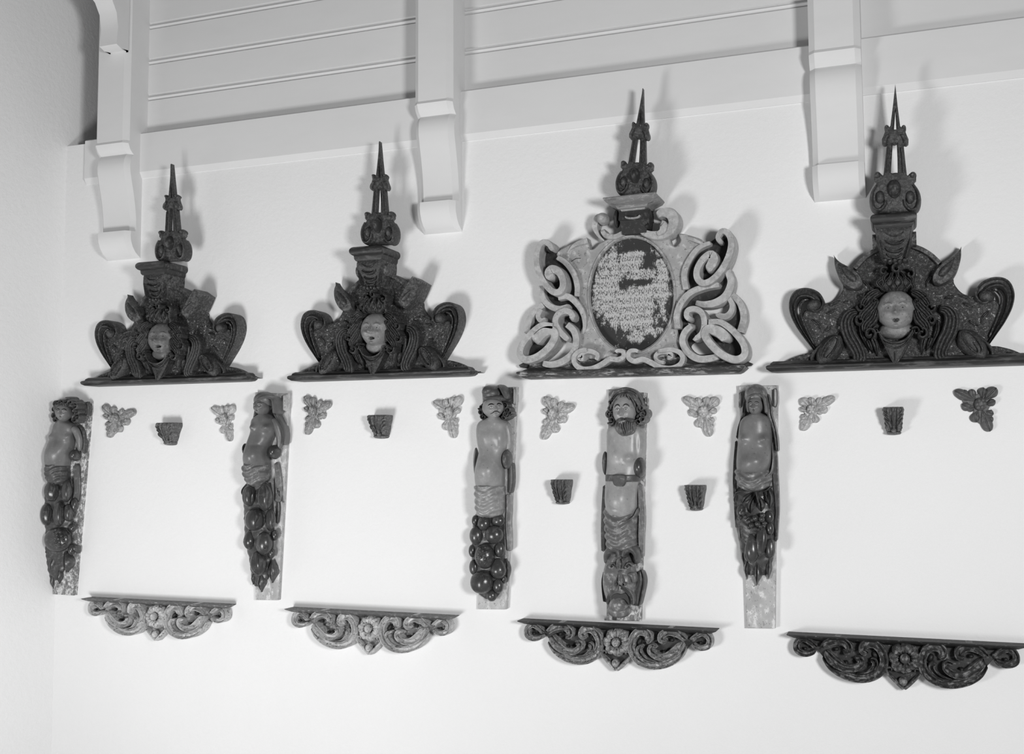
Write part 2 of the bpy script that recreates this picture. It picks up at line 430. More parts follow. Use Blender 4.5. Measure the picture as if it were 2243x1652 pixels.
# ------------------------------------------------------------------ heads
def sm(x, a, b):
    t = np.clip((x-a)/(b-a), 0, 1); return t*t*(3-2*t)
class Head:
    """one carved head: local frame x right, z up, -y out of the face"""
    def __init__(s, X, Z, d, rx, rz, ry, yaw=0, tilt=0, nose=1.0, openm=.0, cheek=1.0, chin=.2, pitch=0.0, fs=1.0):
        s.c = np.array([X, -d, Z]); s.rx, s.rz, s.ry, s.yaw, s.tilt, s.pt = rx, rz, ry, math.radians(yaw), math.radians(tilt), math.radians(pitch)
        s.nose, s.open, s.cheek, s.chin, s.fs = nose, openm, cheek, chin, fs
    def feat(s, x, z):
        g = lambda cx, cz, a, b: np.exp(-((x-cx)/a)**2-((z-cz)/b)**2)
        ax = np.abs(x)
        f = s.nose*(.20*np.exp(-(x/.12)**2)*sm(z, -.27, -.19)*(1-sm(z, -.1, .28))+.10*g(0, -.19, .13, .09)+.05*np.exp(-((ax-.13)/.07)**2-((z+.22)/.06)**2))
        f += -.10*np.exp(-((ax-.36)/.2)**2-((z-.09)/.12)**2)+.075*np.exp(-((ax-.36)/.13)**2-((z-.08)/.07)**2)
        f += .055*np.exp(-((ax-.36)/.25)**2-((z-.28)/.07)**2)
        f += s.cheek*.07*np.exp(-((ax-.48)/.22)**2-((z+.25)/.2)**2)
        f += .075*g(0, -.42, .2, .05)+.07*g(0, -.57, .16, .05)-.08*g(0, -.49, .21, .03)
        f += -s.open*g(0, -.50, .17, .075)
        f += .11*g(0, -.78, .2, .13)-.05*g(0, -.66, .2, .04)
        return f*s.fs
    def front(s, x, z):
        r2 = np.minimum(x*x+z*z, .999)
        y = -np.sqrt(1-r2)**.8-s.feat(x, z)*sm(1-r2, 0, .35)
        return s.place(x, y, z)
    def place(s, x, y, z):
        xx = x*(1-s.chin*sm(-z, .1, 1.0))*s.rx; zz = z*s.rz; yy = y*s.ry
        c, q = math.cos(s.pt), math.sin(s.pt); yy, zz = c*yy-q*zz, q*yy+c*zz
        c, q = math.cos(s.tilt), math.sin(s.tilt); xx, zz = c*xx-q*zz, q*xx+c*zz
        c, q = math.cos(s.yaw), math.sin(s.yaw); xx, yy = c*xx-q*yy, q*xx+c*yy
        return np.stack(np.broadcast_arrays(s.c[0]+xx, s.c[1]+yy, s.c[2]+zz), -1)
    def mesh(s, nu=72, nv=56):
        V, F = [], []
        for j in range(nv+1):
            th = math.pi*j/nv; ph = np.linspace(0, 2*np.pi, nu, endpoint=False)
            x, y, z = np.sin(th)*np.cos(ph), np.sin(th)*np.sin(ph), np.full(nu, np.cos(th))
            fr = y < 0
            yy = np.where(fr, -np.abs(y)**.8-s.feat(x, z)*sm(y*y, 0, .35), y)
            V.append(s.place(x, yy, z))
        for j in range(nv):
            for i in range(nu):
                a, b = j*nu+i, j*nu+(i+1) % nu; F.append((a, b, b+nu, a+nu))
        return np.vstack(V), F
    def stroke(s, name, pts, hw, h, m, parent, taper=True):
        A = cat(np.array(pts, float), 8); n = len(A)
        T = np.gradient(A, axis=0); T /= np.hypot(T[:, 0], T[:, 1])[:, None]; N = np.stack([-T[:, 1], T[:, 0]], 1)
        q = np.linspace(0, 1, n); wd = hw*(np.sin(np.pi*np.clip(q, .04, .96))**.6 if taper else np.ones(n))
        V, F = [], []
        for k, (u, e) in enumerate(((-1, -.3), (-.6, .8), (0, 1), (.6, .8), (1, -.3))):
            P = A+N*(u*wd)[:, None]; W = s.front(P[:, 0], P[:, 1]); d = W-s.c; d /= np.linalg.norm(d, axis=1)[:, None]
            V.append(W+d*(h*e))
        V = np.stack(V, 1).reshape(-1, 3)
        for i in range(n-1):
            for k in range(4): a = i*5+k; F.append((a, a+1, a+6, a+5))
        return mk(name, V, F, m, parent, sharp=80)
    def patch(s, name, cx, cz, a, b, h, m, parent):
        V, F = [], []; nr, na = 5, 18
        for i in range(nr+1):
            r = i/nr
            for k in range(na):
                t = 2*math.pi*k/na; W = s.front(np.array(cx+a*r*math.cos(t)), np.array(cz+b*r*math.sin(t)))
                d = W-s.c; d /= np.linalg.norm(d); V.append(W+d*h*(1-r*r*1.3))
        for i in range(nr):
            for k in range(na): p, q = i*na+k, i*na+(k+1) % na; F.append((p, q, q+na, p+na))
        return mk(name, V, F, m, parent, sharp=80)
    def eyes(s, parent, brow=INK, lid=True, bw=.045, size=1.0, bh=.30):
        k = s.rx
        for sg in (-1, 1):
            e = s.patch('eye', sg*.36, .09, .15*size, .075*size, k*.035, EYEW, parent)
            s.patch('iris', sg*.36, .09, .055*size, .055*size, k*.075, INK, e)
            if brow: s.stroke('eyebrow', [(sg*.13, bh-.08), (sg*.22, bh+.02), (sg*.38, bh+.06), (sg*.55, bh), (sg*.64, bh-.09)], bw*1.25, k*.05, brow, parent)
            if lid: s.stroke('eyelid', [(sg*.20, .10), (sg*.28, .165), (sg*.38, .18), (sg*.5, .14), (sg*.54, .09)], .014, k*.04, brow or INK, parent)

def curl(name, M, u, v, r, d0, d1, m, parent, turns=1.4, cw=1, a0=0, hw=None, sq=1.0):
    """a carved lock rolled into a spiral"""
    n = int(10*turns)+3; pts = []
    for i in range(n):
        t = i/(n-1); a = a0+cw*turns*2*math.pi*t; rr = r*(1-.86*t)
        pts.append((u+rr*math.cos(a), v-rr*math.sin(a)*sq, (hw or r*.40)*(1-.35*t), d1*(1-.0*t)+.25*(d1-d0)*t*.6))
    return ribbon(name, M, pts, r*.3, d0, d1, m, 'tube', parent=parent, step=.003, lo=20)

# ------------------------------------------------------------------ cherub pediments and their finials
PREF = (-.020, EYE+.270)
def pmap(dst, sx, sz): return Map(1650, 400, 3.754, PREF, dst, sx, sz)
def both(fn):
    for m in (False, True): fn(m)

def pediment(dst, sx, sz, bw, label, faceM, capup=0, fyaw=0, ftilt=0, openm=.1, blunt=False, seed=0):
    M = pmap(dst, sx, sz); X0, Z0 = dst
    r = empty('cherub_pediment', X0, Z0, label, 'pediment', 'cherub head pediments')
    # bottom moulding
    tier('base_moulding', X0, Z0+.002, [(-.006, -.030), (-.004, -.012), (.002, -.002), (.010, 0), (.014, -.004), (.017, -.012), (.022, -.014), (.028, -.022)], bw, .075, DARKS, sharp=50)
    # ground plate
    half = [(120, 1535), (215, 1502), (330, 1440), (430, 1405), (520, 1380), (450, 1250), (400, 1120), (440, 1040), (600, 992), (660, 975), (700, 940), (735, 880), (742, 830), (800, 760), (850, 695), (920, 615), (1030, 548), (1160, 515)]
    L = [M(u, v, .035) for u, v in half]; Rr = [M(u, v, .035, True) for u, v in half[:-1]][::-1]
    slab('ground_plate', [cat(L+Rr, 5)], 0, .035, DARKR, .004)
    def side(m):
        # big volute
        ribbon('volute', M, [(520, 1400, 24), (455, 1310, 26), (380, 1200, 28), (330, 1095, 30), (318, 1000, 32), (355, 920, 36), (430, 898, 38), (510, 925, 38), (545, 985, 36), (515, 1030, 34), (470, 1015, 26)], 30, .0, .066, DARK, 'groove', 'thin', 'round', m)
        blob('volute_eye', M, 500, 1010, 62, 52, .050, .028, DARK, .3, m=m)
        ribbon('volute_bead', M, [(500, 1330, 9), (430, 1190, 10), (392, 1090, 11), (385, 1020, 11), (420, 965, 11), (460, 960, 9)], 10, .03, .05, DARKR, 'dome', m=m)
        # upper ear leaf
        if m and blunt:
            pts = [(682, 615, 60), (735, 690, 72), (790, 770, 74), (840, 830, 62), (868, 868, 44)]
            e = ribbon('ear_leaf', M, pts, 60, .01, .100, DARK, 'flat', 'none', 'round', m)
        else:
            pts = [(655, 580, 20), (690, 660, 48), (745, 730, 68), (805, 790, 74), (850, 832, 60), (882, 868, 34)]
            e = ribbon('ear_leaf', M, pts, 60, .01, .080, DARK, 'flat', 'point', 'round', m)
        ribbon('leaf_rib', M, [(712, 665, 14), (755, 720, 34), (810, 775, 38), (845, 810, 20)], 30, .05, .094 if not (m and blunt) else .112, DARK, 'dome', 'point', 'round', m, parent=e)
        # lower leaf scroll
        e = ribbon('leaf_scroll', M, [(535, 1495, 40), (580, 1425, 80), (625, 1365, 94), (675, 1300, 80), (718, 1250, 34)], 80, .01, .078, DARK, 'dome', 'round', 'round', m)
        ribbon('scroll_line', M, [(570, 1455, 8), (555, 1410, 8), (590, 1330, 8), (650, 1270, 8), (690, 1275, 8), (690, 1320, 8), (650, 1390, 8), (600, 1440, 8), (585, 1420, 7), (620, 1350, 7)], 8, .06, .086, DARKR, 'tube', m=m, parent=e)
        ribbon('outer_leaf', M, [(490, 1500, 16), (480, 1440, 20), (520, 1370, 18), (590, 1300, 14)], 18, .01, .055, DARK, 'dome', m=m)
        # wing of feathers
        wg = ribbon('wing', M, [(868, 1058, 30), (800, 1082, 46), (768, 1150, 56), (790, 1250, 60), (840, 1340, 58), (872, 1420, 54), (860, 1480, 70)], 55, .01, .075, DARK, 'ridges', 'round', 'round', m)
        ribbon('feather', M, [(935, 1285, 20), (960, 1340, 26), (985, 1395, 18)], 22, .02, .068, DARK, 'leaf', 'round', 'point', m, parent=wg)
        ribbon('feather', M, [(975, 1265, 24), (1005, 1330, 32), (1020, 1420, 18)], 26, .02, .076, DARK, 'leaf', 'round', 'point', m, parent=wg)
        ribbon('feather', M, [(880, 1150, 18), (890, 1240, 26), (930, 1330, 22), (950, 1390, 14)], 24, .02, .064, DARK, 'leaf', 'round', 'point', m, parent=wg)
        # arched rim
        ribbon('arched_rim', M, [(835, 705), (900, 630), (970, 575), (1050, 535), (1110, 520)], 20, .0, .055, DARK, 'flat', 'none', 'none', m)
        # ground foliage
        for k, (a, b, c, d) in enumerate(((600, 1080, 700, 1030), (480, 1120, 560, 1230), (640, 1180, 560, 1240), (900, 800, 960, 900), (280, 1490, 400, 1450), (740, 980, 830, 1000), (620, 1010, 730, 960))):
            ribbon('foliage', M, [(a, b, 14), ((a+c)/2+12, (b+d)/2-8, 20), (c, d, 12)], 16, .02, .046, DARKR, 'leaf', 'round', 'point', m)
    both(side)
    # head
    u0, v0 = 1170, 1048
    X, Z = M(u0, v0, .085)
    k = M.mpp(u0, v0, .08)
    hd = Head(X, Z, .052, 160*k, 178*k, .052, yaw=fyaw, tilt=ftilt, openm=openm, cheek=1.4, nose=1.1, chin=.16, fs=1.7)
    fb = mk('cherub_face', *join([hd.mesh(), blob('', M, 1170, 1215, 140, 75, .044, .036, faceM, raw=True)]), faceM, sharp=80)
    for sg in (-1, 1):
        hd.stroke('eyelid', [(sg*.2, .10), (sg*.29, .16), (sg*.4, .17), (sg*.52, .10)], .016, .0016, CHERUBD, fb)
        hd.patch('iris', sg*.36, .085, .05, .045, .0018, LIP, fb)
        hd.stroke('eyebrow', [(sg*.15, .25), (sg*.34, .33), (sg*.58, .25)], .026, .0015, CHERUBD, fb)
    hd.stroke('lips', [(-.17, -.49), (-.08, -.44), (0, -.46), (.08, -.44), (.17, -.49), (.09, -.57), (0, -.60), (-.09, -.57), (-.16, -.50)], .024, .0016, LIP, fb)
    hd.patch('mouth', 0, -.51, .12, .05, .0005, INK, fb)
    # collar and bib
    neck = [(1030, 1225, 12), (1080, 1290, 15), (1170, 1315, 17), (1260, 1285, 15), (1315, 1215, 12)]
    bib = [(1030, 1215), (1062, 1300), (1105, 1400), (1165, 1492), (1232, 1415), (1285, 1310), (1325, 1205), (1265, 1275), (1170, 1305), (1085, 1280)]
    slab('bib', [outline(M, bib, .082, 5)], .02, .082, DARK, .006)
    ribbon('collar', M, neck, 14, .05, .098, DARK, 'dome')
    ribbon('collar', M, [(1040, 1255, 8), (1090, 1330, 10), (1170, 1360, 11), (1250, 1325, 10), (1305, 1250, 8)], 10, .05, .092, DARK, 'dome')
    ribbon('bib_fold', M, [(1165, 1380, 8), (1166, 1440, 9), (1165, 1485, 6)], 8, .06, .090, DARK, 'tube')
    # hair: tuft and side locks
    rnd = random.Random(7+seed)
    hr = blob('hair', M, 1170, 835, 150, 70, .062, .040, DARK)
    for j in range(9):
        a_ = -1+j/4
        x0 = 1172+a_*75; sw = 26*(-1)**j
        ribbon('lock', M, [(x0, 720+abs(a_)*22, 12, .088), (x0+a_*42+sw*.5, 765+abs(a_)*14, 21, .106-abs(a_)*.012), (x0+a_*66-sw*.4, 820, 22, .110-abs(a_)*.014), (x0+a_*58+sw*.5, 862, 16, .106-abs(a_)*.014), (x0+a_*46, 888, 8, .098-abs(a_)*.012)], 20, .05, .105, DARK, 'leaf', parent=hr, lo=24)
    curl('lock', M, 1180, 700, 44, .04, .100, DARK, hr, 1.1, 1, 1.2, 21); curl('lock', M, 1290, 745, 42, .04, .094, DARK, hr, 1.1, -1, 2.0, 20); curl('lock', M, 1075, 725, 38, .04, .090, DARK, hr, 1.1, 1, .6, 18)
    for cx in (-1, 1):
        Q = lambda a: 1172+cx*a
        ribbon('lock', M, [(Q(125), 885, 26, .092), (Q(190), 915, 38, .090), (Q(245), 970, 38, .086), (Q(275), 1030, 30, .080)], 34, .02, .088, DARK, 'ridges', parent=hr)
        ribbon('lock', M, [(Q(150), 945, 26, .090), (Q(205), 1020, 42, .090), (Q(262), 1080, 42, .088), (Q(290), 1140, 30, .080)], 34, .02, .088, DARK, 'ridges', parent=hr)
        ribbon('lock', M, [(Q(160), 1030, 24, .088), (Q(190), 1110, 42, .092), (Q(240), 1170, 42, .090), (Q(250), 1230, 30, .084)], 34, .02, .088, DARK, 'ridges', parent=hr)
        for (du, v, rr, dd) in ((282, 1018, 40, .088), (292, 1130, 44, .088), (215, 1235, 50, .094), (165, 1215, 34, .088), (235, 930, 34, .086), (180, 975, 30, .092)):
            curl('lock', M, Q(du), v, rr+rnd.uniform(-3, 3), .02, dd, DARK, hr, 1.25, -cx, rnd.uniform(0, 6.2), rr*.46)
    # keystone console, its swags, side scrolls and cap
    zk = lambda v: M(1160, v, .11)[1]
    kw = M.mpp(1160, 500, .1)
    XK = M(1160, 500, .11)[0]
    kb = console('keystone', XK, [(zk(372), 142*kw, .125), (zk(420), 144*kw, .128), (zk(470), 140*kw, .122), (zk(540), 124*kw, .108), (zk(600), 108*kw, .100), (zk(632), 104*kw, .098)], .0, DARK, r=.010)
    for vv, ww, dd in ((415, 84, .134), (478, 88, .132), (545, 80, .120), (592, 70, .111)):
        ribbon('swag_fold', M, [(1160-ww, vv-16, 6), (1160-ww*.6, vv+10, 11), (1160, vv+20, 13), (1160+ww*.6, vv+8, 11), (1160+ww, vv-22, 6)], 10, .09, dd, DARK, 'tube', parent=kb)
    for sg in (-1, 1):
        XX = XK+sg*150*kw
        cyl = []
        zc = zk(462); n = 16
        for xx in (XX-.009, XX+.009):
            for q in range(n): cyl.append((xx, -(.075+.030*math.cos(2*math.pi*q/n)), zc+.024*math.sin(2*math.pi*q/n)))
        mk('side_roll', cyl, [(q, (q+1) % n, (q+1) % n+n, q+n) for q in range(n)]+[tuple(range(n)), tuple(range(n, 2*n))], DARK, sharp=50)
        ribbon('edge_strip', M, [(1160+sg*128, 400), (1160+sg*128, 470), (1160+sg*108, 560), (1160+sg*92, 620)], 9, .08, .127, DARK, 'tube', parent=kb)
    for j in range(5):
        blob('fringe_lobe', M, 1085+j*40, 643+(j % 2)*8, 24, 22, .090, .022, DARK, parent=kb)
    zc0 = zk(350); zc1 = zk(262); h = zc1-zc0
    tier('neck_moulding', XK, zk(374), [(-.002, 0), (.004, .004), (zc0-zk(374)+capup+.004, .006)], 142*kw, .126, DARKS)
    zc0 += capup; zc1 += capup
    R_ = h*.5
    tier('cap', XK, zc0, [(h*.5-R_*math.cos(math.pi*q/10), R_*math.sin(math.pi*q/10)) for q in range(11)], 184*kw-R_, .150-R_, DARKS, sharp=60)
    return r, (XK, zc1)

FD0, FD1 = .094, .118                       # finials stand on the caps, clear of the wall
def finial(tip, foot, label, peg=False):
    d0, d1 = FD0, FD1
    ft = np.array(U(1880+392/4.859, 180+15/4.859, d1)); fb = np.array(U(1880+390/4.859, 180+1386/4.859, d1))
    t, f = np.array(U(*tip, d1)), np.array(U(*foot, d1))
    sc = np.linalg.norm(t-f)/np.linalg.norm(ft-fb)
    rot = math.atan2(t[1]-f[1], t[0]-f[0])-math.atan2(ft[1]-fb[1], ft[0]-fb[0])
    dst = (f[0], f[1])
    M = Map(1880, 180, 4.859, (fb[0], fb[1]), dst, sc, sc, rot)
    r = empty('obelisk_finial', dst[0], dst[1], label, 'finial', 'openwork obelisk finials', .10)
    half = [(392, 15), (368, 240), (340, 462), (328, 478), (318, 466), (296, 466), (276, 490), (284, 520), (270, 560), (250, 605), (252, 650), (275, 668), (302, 662), (285, 830), (268, 985), (256, 992), (240, 972), (208, 966), (168, 990), (168, 1040), (196, 1068), (155, 1130), (124, 1210), (122, 1290), (145, 1350), (195, 1386), (270, 1386)]
    L = [M(u, v, d1) for u, v in half]
    Rr = [M(2*392-u, v, d1) for u, v in half[1:]][::-1]
    # sharp polyline is dense enough; slit and leg gap are holes
    h1 = [M(u, v, d1) for u, v in ((391, 290), (384, 400), (377, 502), (403, 502), (398, 400))]
    h2 = [M(u, v, d1) for u, v in ((364, 652), (354, 810), (344, 962), (365, 968), (390, 962), (418, 962), (416, 810), (408, 648), (386, 655))]
    DD = d1-.066
    slab('openwork_plate', [L+Rr, h1, h2], d0, d1, FINM, .004)
    for sg in (-1, 1):
        P = lambda u: 392+sg*(u)
        blob('knob', M, P(90), 490, 26, 26, .052+DD, .022, FINM)
        ribbon('lobe', M, [(P(62), 545, 18), (P(98), 585, 30), (P(108), 625, 32), (P(90), 650, 22)], 26, .04+DD, .078+DD, FINM, 'dome')
        blob('knob', M, P(188), 1000, 40, 40, .052+DD, .026, FINM)
        ribbon('lyre_scroll', M, [(P(190), 1075, 16), (P(240), 1160, 22), (P(252), 1250, 26), (P(225), 1335, 28), (P(165), 1352, 26), (P(110), 1300, 22), (P(98), 1230, 18)], 24, .03+DD, .080+DD, FINM, 'dome')
        blob('scroll_eye', M, P(160), 1232, 52, 74, .060+DD, .022, FINM)
        ribbon('leg_ridge', M, [(P(64), 680, 11), (P(76), 830, 12), (P(88), 975, 13)], 12, .05+DD, .074+DD, FINM, 'tube')
    blob('oval_boss', M, 385, 1145, 72, 102, .060+DD, .040, DARKS)
    if peg:
        x, z = M(380, 1412, d1); x2, z2 = M(380, 1370, d1)
        mk('peg', *boxm(x-.008, x+.008, -d1+.004, -d0-.004, z, z2), FINM, sharp=30)
    return r
C1P = (-2.752, EYE+.299); C2P = (-1.809, EYE+.291); C4P = PREF
_, k1 = pediment(C1P, 1.045, 1.003, .396, 'dark carved pediment with cherub face nearest the left corner', CHERUBD, .006, fyaw=10, openm=.25, blunt=True, seed=1)
_, k2 = pediment(C2P, .99, 1.003, .371, 'dark carved pediment with pale open-mouthed cherub face left of the cartouche', CHERUB, .006, fyaw=2, ftilt=-3, openm=.25, blunt=True, seed=2)
_, k4 = pediment(C4P, 1.0, 1.0, .402, 'large dark carved pediment with smiling cherub face at the right edge', CHERUB, openm=.12, seed=3)
finial((373.5, 358), (375, 571), 'dark pierced finial standing on the cap of the leftmost cherub pediment')
finial((830, 308.6), (829, 535), 'dark pierced finial standing on the second cherub pediment from the left')
finial((1961, 183), (1960.3, 465), 'dark pierced finial on a short peg above the rightmost cherub pediment', peg=True)

# ------------------------------------------------------------------ cartouche pediment
def cartouche():
    M = Map(1100, 420, 3.841)
    X0, Z0 = M(1085, 1560, .05)
    r = empty('cartouche_pediment', X0, Z0, 'pale strapwork cartouche around a dark oval panel with flaking lettering', 'pediment')
    xl, zb = M(118, 1565, .085); xr, _ = M(2045, 1555, .085)
    w = (xr-xl)/2; xc = (xl+xr)/2
    tier('base_moulding', xc, zb-.004, [(0, -.026), (.004, -.016), (.012, -.006), (.018, 0), (.022, -.002), (.026, -.016), (.034, -.030), (.040, -.036), (.055, -.038), (.060, -.040)], w, .088, BASE3, sharp=50, rot=-.004)
    # ground with oval opening
    out = [(455, 530), (560, 445), (700, 400), (722, 412), (738, 475), (770, 477), (830, 425), (930, 380), (1030, 320), (1070, 250), (1145, 250), (1180, 340), (1290, 385), (1395, 385), (1420, 435), (1455, 460), (1490, 430), (1502, 400), (1490, 352), (1590, 370), (1690, 415), (1640, 500), (1550, 650), (1530, 800), (1540, 860), (1480, 950), (1450, 1080), (1480, 1190), (1495, 1320), (1400, 1420), (1090, 1450), (800, 1420), (600, 1350), (640, 1210), (690, 1100), (700, 1000), (640, 900), (640, 750), (600, 640)]
    ov = [(1086+352*math.cos(2*math.pi*k/56), 866-482*math.sin(2*math.pi*k/56)) for k in range(56)]
    slab('ground_plate', [outline(M, out, .045, 4), [M(u, v, .045) for u, v in ov]], .004, .045, PLATE3, .004)
    ribbon('oval_rim', M, [(1086+366*math.cos(2*math.pi*k/40), 866-496*math.sin(2*math.pi*k/40)) for k in range(41)], 11, .03, .051, PLATE3, 'dome', 'none', 'none')
    ov2 = [(1086+356*math.cos(2*math.pi*k/64), 866-486*math.sin(2*math.pi*k/64)) for k in range(64)]
    pn = slab('oval_panel', [[M(u, v, .026) for u, v in ov2]], .006, .026, panel_mat(M), .001)
    pn['label'] = 'dark oval panel with flaking pale lettering'
    ribbon('drill_hole', M, [(668, 562), (684, 570)], 15, .03, .0465, INK, 'tube'); ribbon('drill_hole', M, [(1524, 520), (1528, 535)], 16, .03, .0465, INK, 'tube')
    for p in ([(575, 590), (620, 562), (665, 560)],): ribbon('carved_line', M, p, 5, .03, .048, BANDB, 'tube')
    for p in ([(520, 520, 10), (600, 450, 18), (715, 408, 26)], [(1500, 372, 24), (1600, 400, 16), (1690, 440, 10)]):
        ribbon('horn_edge', M, p, 20, .01, .062, BAND, 'flat', 'thin', 'none')
    # dark grounds behind the bands
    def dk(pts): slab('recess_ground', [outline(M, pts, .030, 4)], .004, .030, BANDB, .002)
    dk([(300, 470), (390, 430), (480, 540), (600, 640), (640, 780), (600, 900), (480, 900), (350, 780), (290, 620)])
    dk([(1780, 400), (1890, 370), (1920, 450), (1880, 600), (1700, 780), (1560, 820), (1530, 720), (1600, 560)])
    dk([(340, 820), (560, 860), (680, 980), (700, 1100), (640, 1250), (590, 1130), (420, 980), (330, 920)])
    dk([(1800, 780), (1900, 700), (1900, 860), (1700, 960), (1540, 1060), (1580, 1150), (1480, 1190), (1470, 1000), (1580, 860)])
    dk([(330, 960), (300, 1080), (380, 1100), (280, 1180), (200, 1200), (220, 1060)])
    dk([(1920, 890), (2010, 960), (2030, 1100), (1990, 1200), (1900, 1110), (1850, 1060), (1920, 1000)])
    dk([(220, 1200), (400, 1110), (460, 1180), (380, 1330), (240, 1410), (160, 1360)])
    dk([(1720, 1110), (1850, 1120), (2030, 1290), (2020, 1390), (1900, 1400), (1740, 1250)])
    dk([(620, 1400), (720, 1335), (800, 1380), (780, 1440), (680, 1480)]); dk([(1290, 1390), (1400, 1340), (1510, 1390), (1490, 1450), (1380, 1470)])
    dk([(930, 1385), (980, 1340), (1020, 1380), (960, 1420)]); dk([(1070, 1390), (1110, 1345), (1180, 1370), (1120, 1415)])
    dk([(1540, 1180), (1600, 1150), (1640, 1230), (1580, 1300), (1660, 1370), (1800, 1360), (1700, 1420), (1560, 1380), (1520, 1280)])
    dk([(240, 1430), (900, 1440), (1300, 1440), (1990, 1420), (2010, 1475), (1090, 1490), (220, 1490)])
    B = lambda pts, hw, d1, r0='round', r1='round', d0=.008: ribbon('strap_band', M, pts, hw, d0, d1, BAND, 'flat', r0, r1)
    # ---- left side
    B([(330, 790, 26), (335, 880, 27), (385, 950, 27), (470, 985, 27), (570, 962, 24)], 26, .062, 'none')
    B([(450, 545, 20), (535, 600, 25), (600, 690, 26), (630, 790, 26), (628, 880, 24)], 25, .060, 'round', 'none')
    B([(470, 890, 24), (550, 880, 27), (630, 945, 28), (678, 1040, 30), (680, 1140, 30), (650, 1215, 24)], 28, .066, 'none', 'thin')
    B([(345, 950, 26), (265, 1010, 28), (222, 1095, 29), (208, 1190, 28)], 28, .056, 'none', 'none')
    B([(325, 990, 22), (300, 1045, 23), (325, 1085, 22), (375, 1070, 20)], 22, .058, 'none')
    B([(545, 1118, 28), (600, 1170, 30), (622, 1260, 31), (590, 1360, 32), (505, 1428, 32), (410, 1455, 30), (325, 1440, 24)], 30, .066, 'none', 'round')
    B([(560, 1078, 26), (590, 1050, 26), (565, 1010, 27), (515, 1005, 28), (465, 1035, 28), (445, 1095, 28), (475, 1165, 28), (530, 1225, 26), (560, 1250, 18)], 27, .082)
    B([(425, 1130, 26), (330, 1125, 28), (235, 1200, 29), (165, 1290, 30), (150, 1370, 32), (195, 1412, 33), (290, 1390, 34), (385, 1315, 34), (440, 1225, 36), (420, 1170, 40), (350, 1180, 46), (290, 1235, 50), (262, 1275, 44)], 30, .088, 'none', 'round')
    B([(415, 492, 22), (398, 448, 24), (350, 420, 25), (305, 465, 26), (288, 560, 26), (302, 660, 27), (345, 755, 28), (410, 830, 29), (470, 845, 30), (508, 800, 31), (505, 730, 32), (470, 670, 34), (415, 650, 38), (390, 690, 42), (418, 738, 34)], 27, .092)
    blob('curl_knob', M, 405, 480, 28, 36, .055, .030, BANDB, .2)
    B([(705, 1402, 26), (650, 1395, 30), (690, 1345, 25), (755, 1345, 22), (802, 1375, 20), (785, 1425, 19), (720, 1455, 19), (640, 1450, 18), (605, 1420, 17)][:6], 22, .072)
    B([(720, 1330, 20), (650, 1340, 20), (603, 1390, 21), (612, 1450, 23), (670, 1492, 25), (760, 1487, 26), (840, 1450, 26), (905, 1408, 25), (970, 1412, 24), (1018, 1390, 23), (1015, 1345, 21), (968, 1338, 17), (948, 1360, 14)], 22, .080)
    # ---- right side
    B([(1895, 660, 30), (1925, 760, 34), (1885, 870, 38), (1800, 930, 36), (1700, 948, 30), (1615, 930, 22)], 34, .066, 'none')
    B([(1760, 425, 18), (1650, 475, 24), (1565, 590, 27), (1530, 700, 28), (1545, 820, 26)], 26, .060, 'round', 'none')
    B([(1835, 780, 22), (1700, 800, 27), (1580, 850, 29), (1505, 935, 30), (1468, 1035, 30), (1475, 1150, 28)], 28, .070, 'round', 'none')
    B([(1930, 860, 26), (2005, 945, 30), (2032, 1060, 32), (2000, 1180, 30)], 30, .058, 'none', 'none')
    B([(1905, 890, 20), (1935, 950, 25), (1925, 1010, 28), (1880, 1050, 30), (1822, 1040, 26), (1805, 1010, 18)], 26, .062, 'none')
    B([(1610, 1115, 26), (1540, 1175, 29), (1515, 1260, 30), (1560, 1350, 32), (1650, 1405, 33), (1750, 1402, 32), (1835, 1375, 28)], 30, .068)
    B([(1590, 1075, 24), (1552, 1050, 25), (1560, 1000, 26), (1620, 985, 27), (1678, 1020, 27), (1700, 1100, 27), (1682, 1185, 26), (1625, 1235, 23), (1602, 1222, 16)], 26, .084)
    B([(1735, 1095, 24), (1840, 1100, 28), (1950, 1180, 30), (2030, 1285, 32), (2035, 1375, 34), (1960, 1412, 35), (1850, 1370, 35), (1755, 1285, 35), (1705, 1205, 36), (1735, 1155, 42), (1815, 1175, 50), (1880, 1230, 48), (1890, 1265, 38)], 30, .090, 'none')
    B([(1838, 425, 20), (1815, 385, 24), (1848, 330, 26), (1900, 350, 28), (1926, 430, 29), (1905, 540, 30), (1845, 655, 30), (1765, 740, 30), (1690, 768, 30), (1640, 725, 30), (1640, 650, 30), (1690, 565, 32), (1755, 525, 38), (1775, 575, 46), (1740, 640, 40), (1712, 665, 26)], 28, .094)
    blob('curl_knob', M, 1845, 390, 26, 34, .055, .030, BANDB, -.2)
    B([(1370, 1390, 26), (1415, 1385, 30), (1395, 1350, 24), (1330, 1350, 20), (1290, 1380, 19), (1305, 1425, 18), (1370, 1440, 18)], 22, .070)
    B([(1300, 1345, 18), (1400, 1328, 20), (1480, 1345, 22), (1518, 1395, 23), (1495, 1455, 25), (1420, 1487, 26), (1330, 1478, 26), (1255, 1440, 26), (1185, 1410, 25), (1110, 1425, 24), (1062, 1395, 23), (1070, 1345, 21), (1120, 1335, 17), (1150, 1352, 13)], 22, .080)
    # ---- crest
    B([(1092, 240, 18), (1065, 290, 22), (1015, 345, 22), (940, 378, 22), (865, 362, 22), (835, 310, 20)], 22, .066)
    B([(855, 200, 26), (800, 220, 30), (775, 290, 28), (800, 360, 24), (845, 405, 16)], 28, .060, 'round', 'thin')
    blob('scroll_knob', M, 852, 232, 48, 50, .055, .045, BAND)
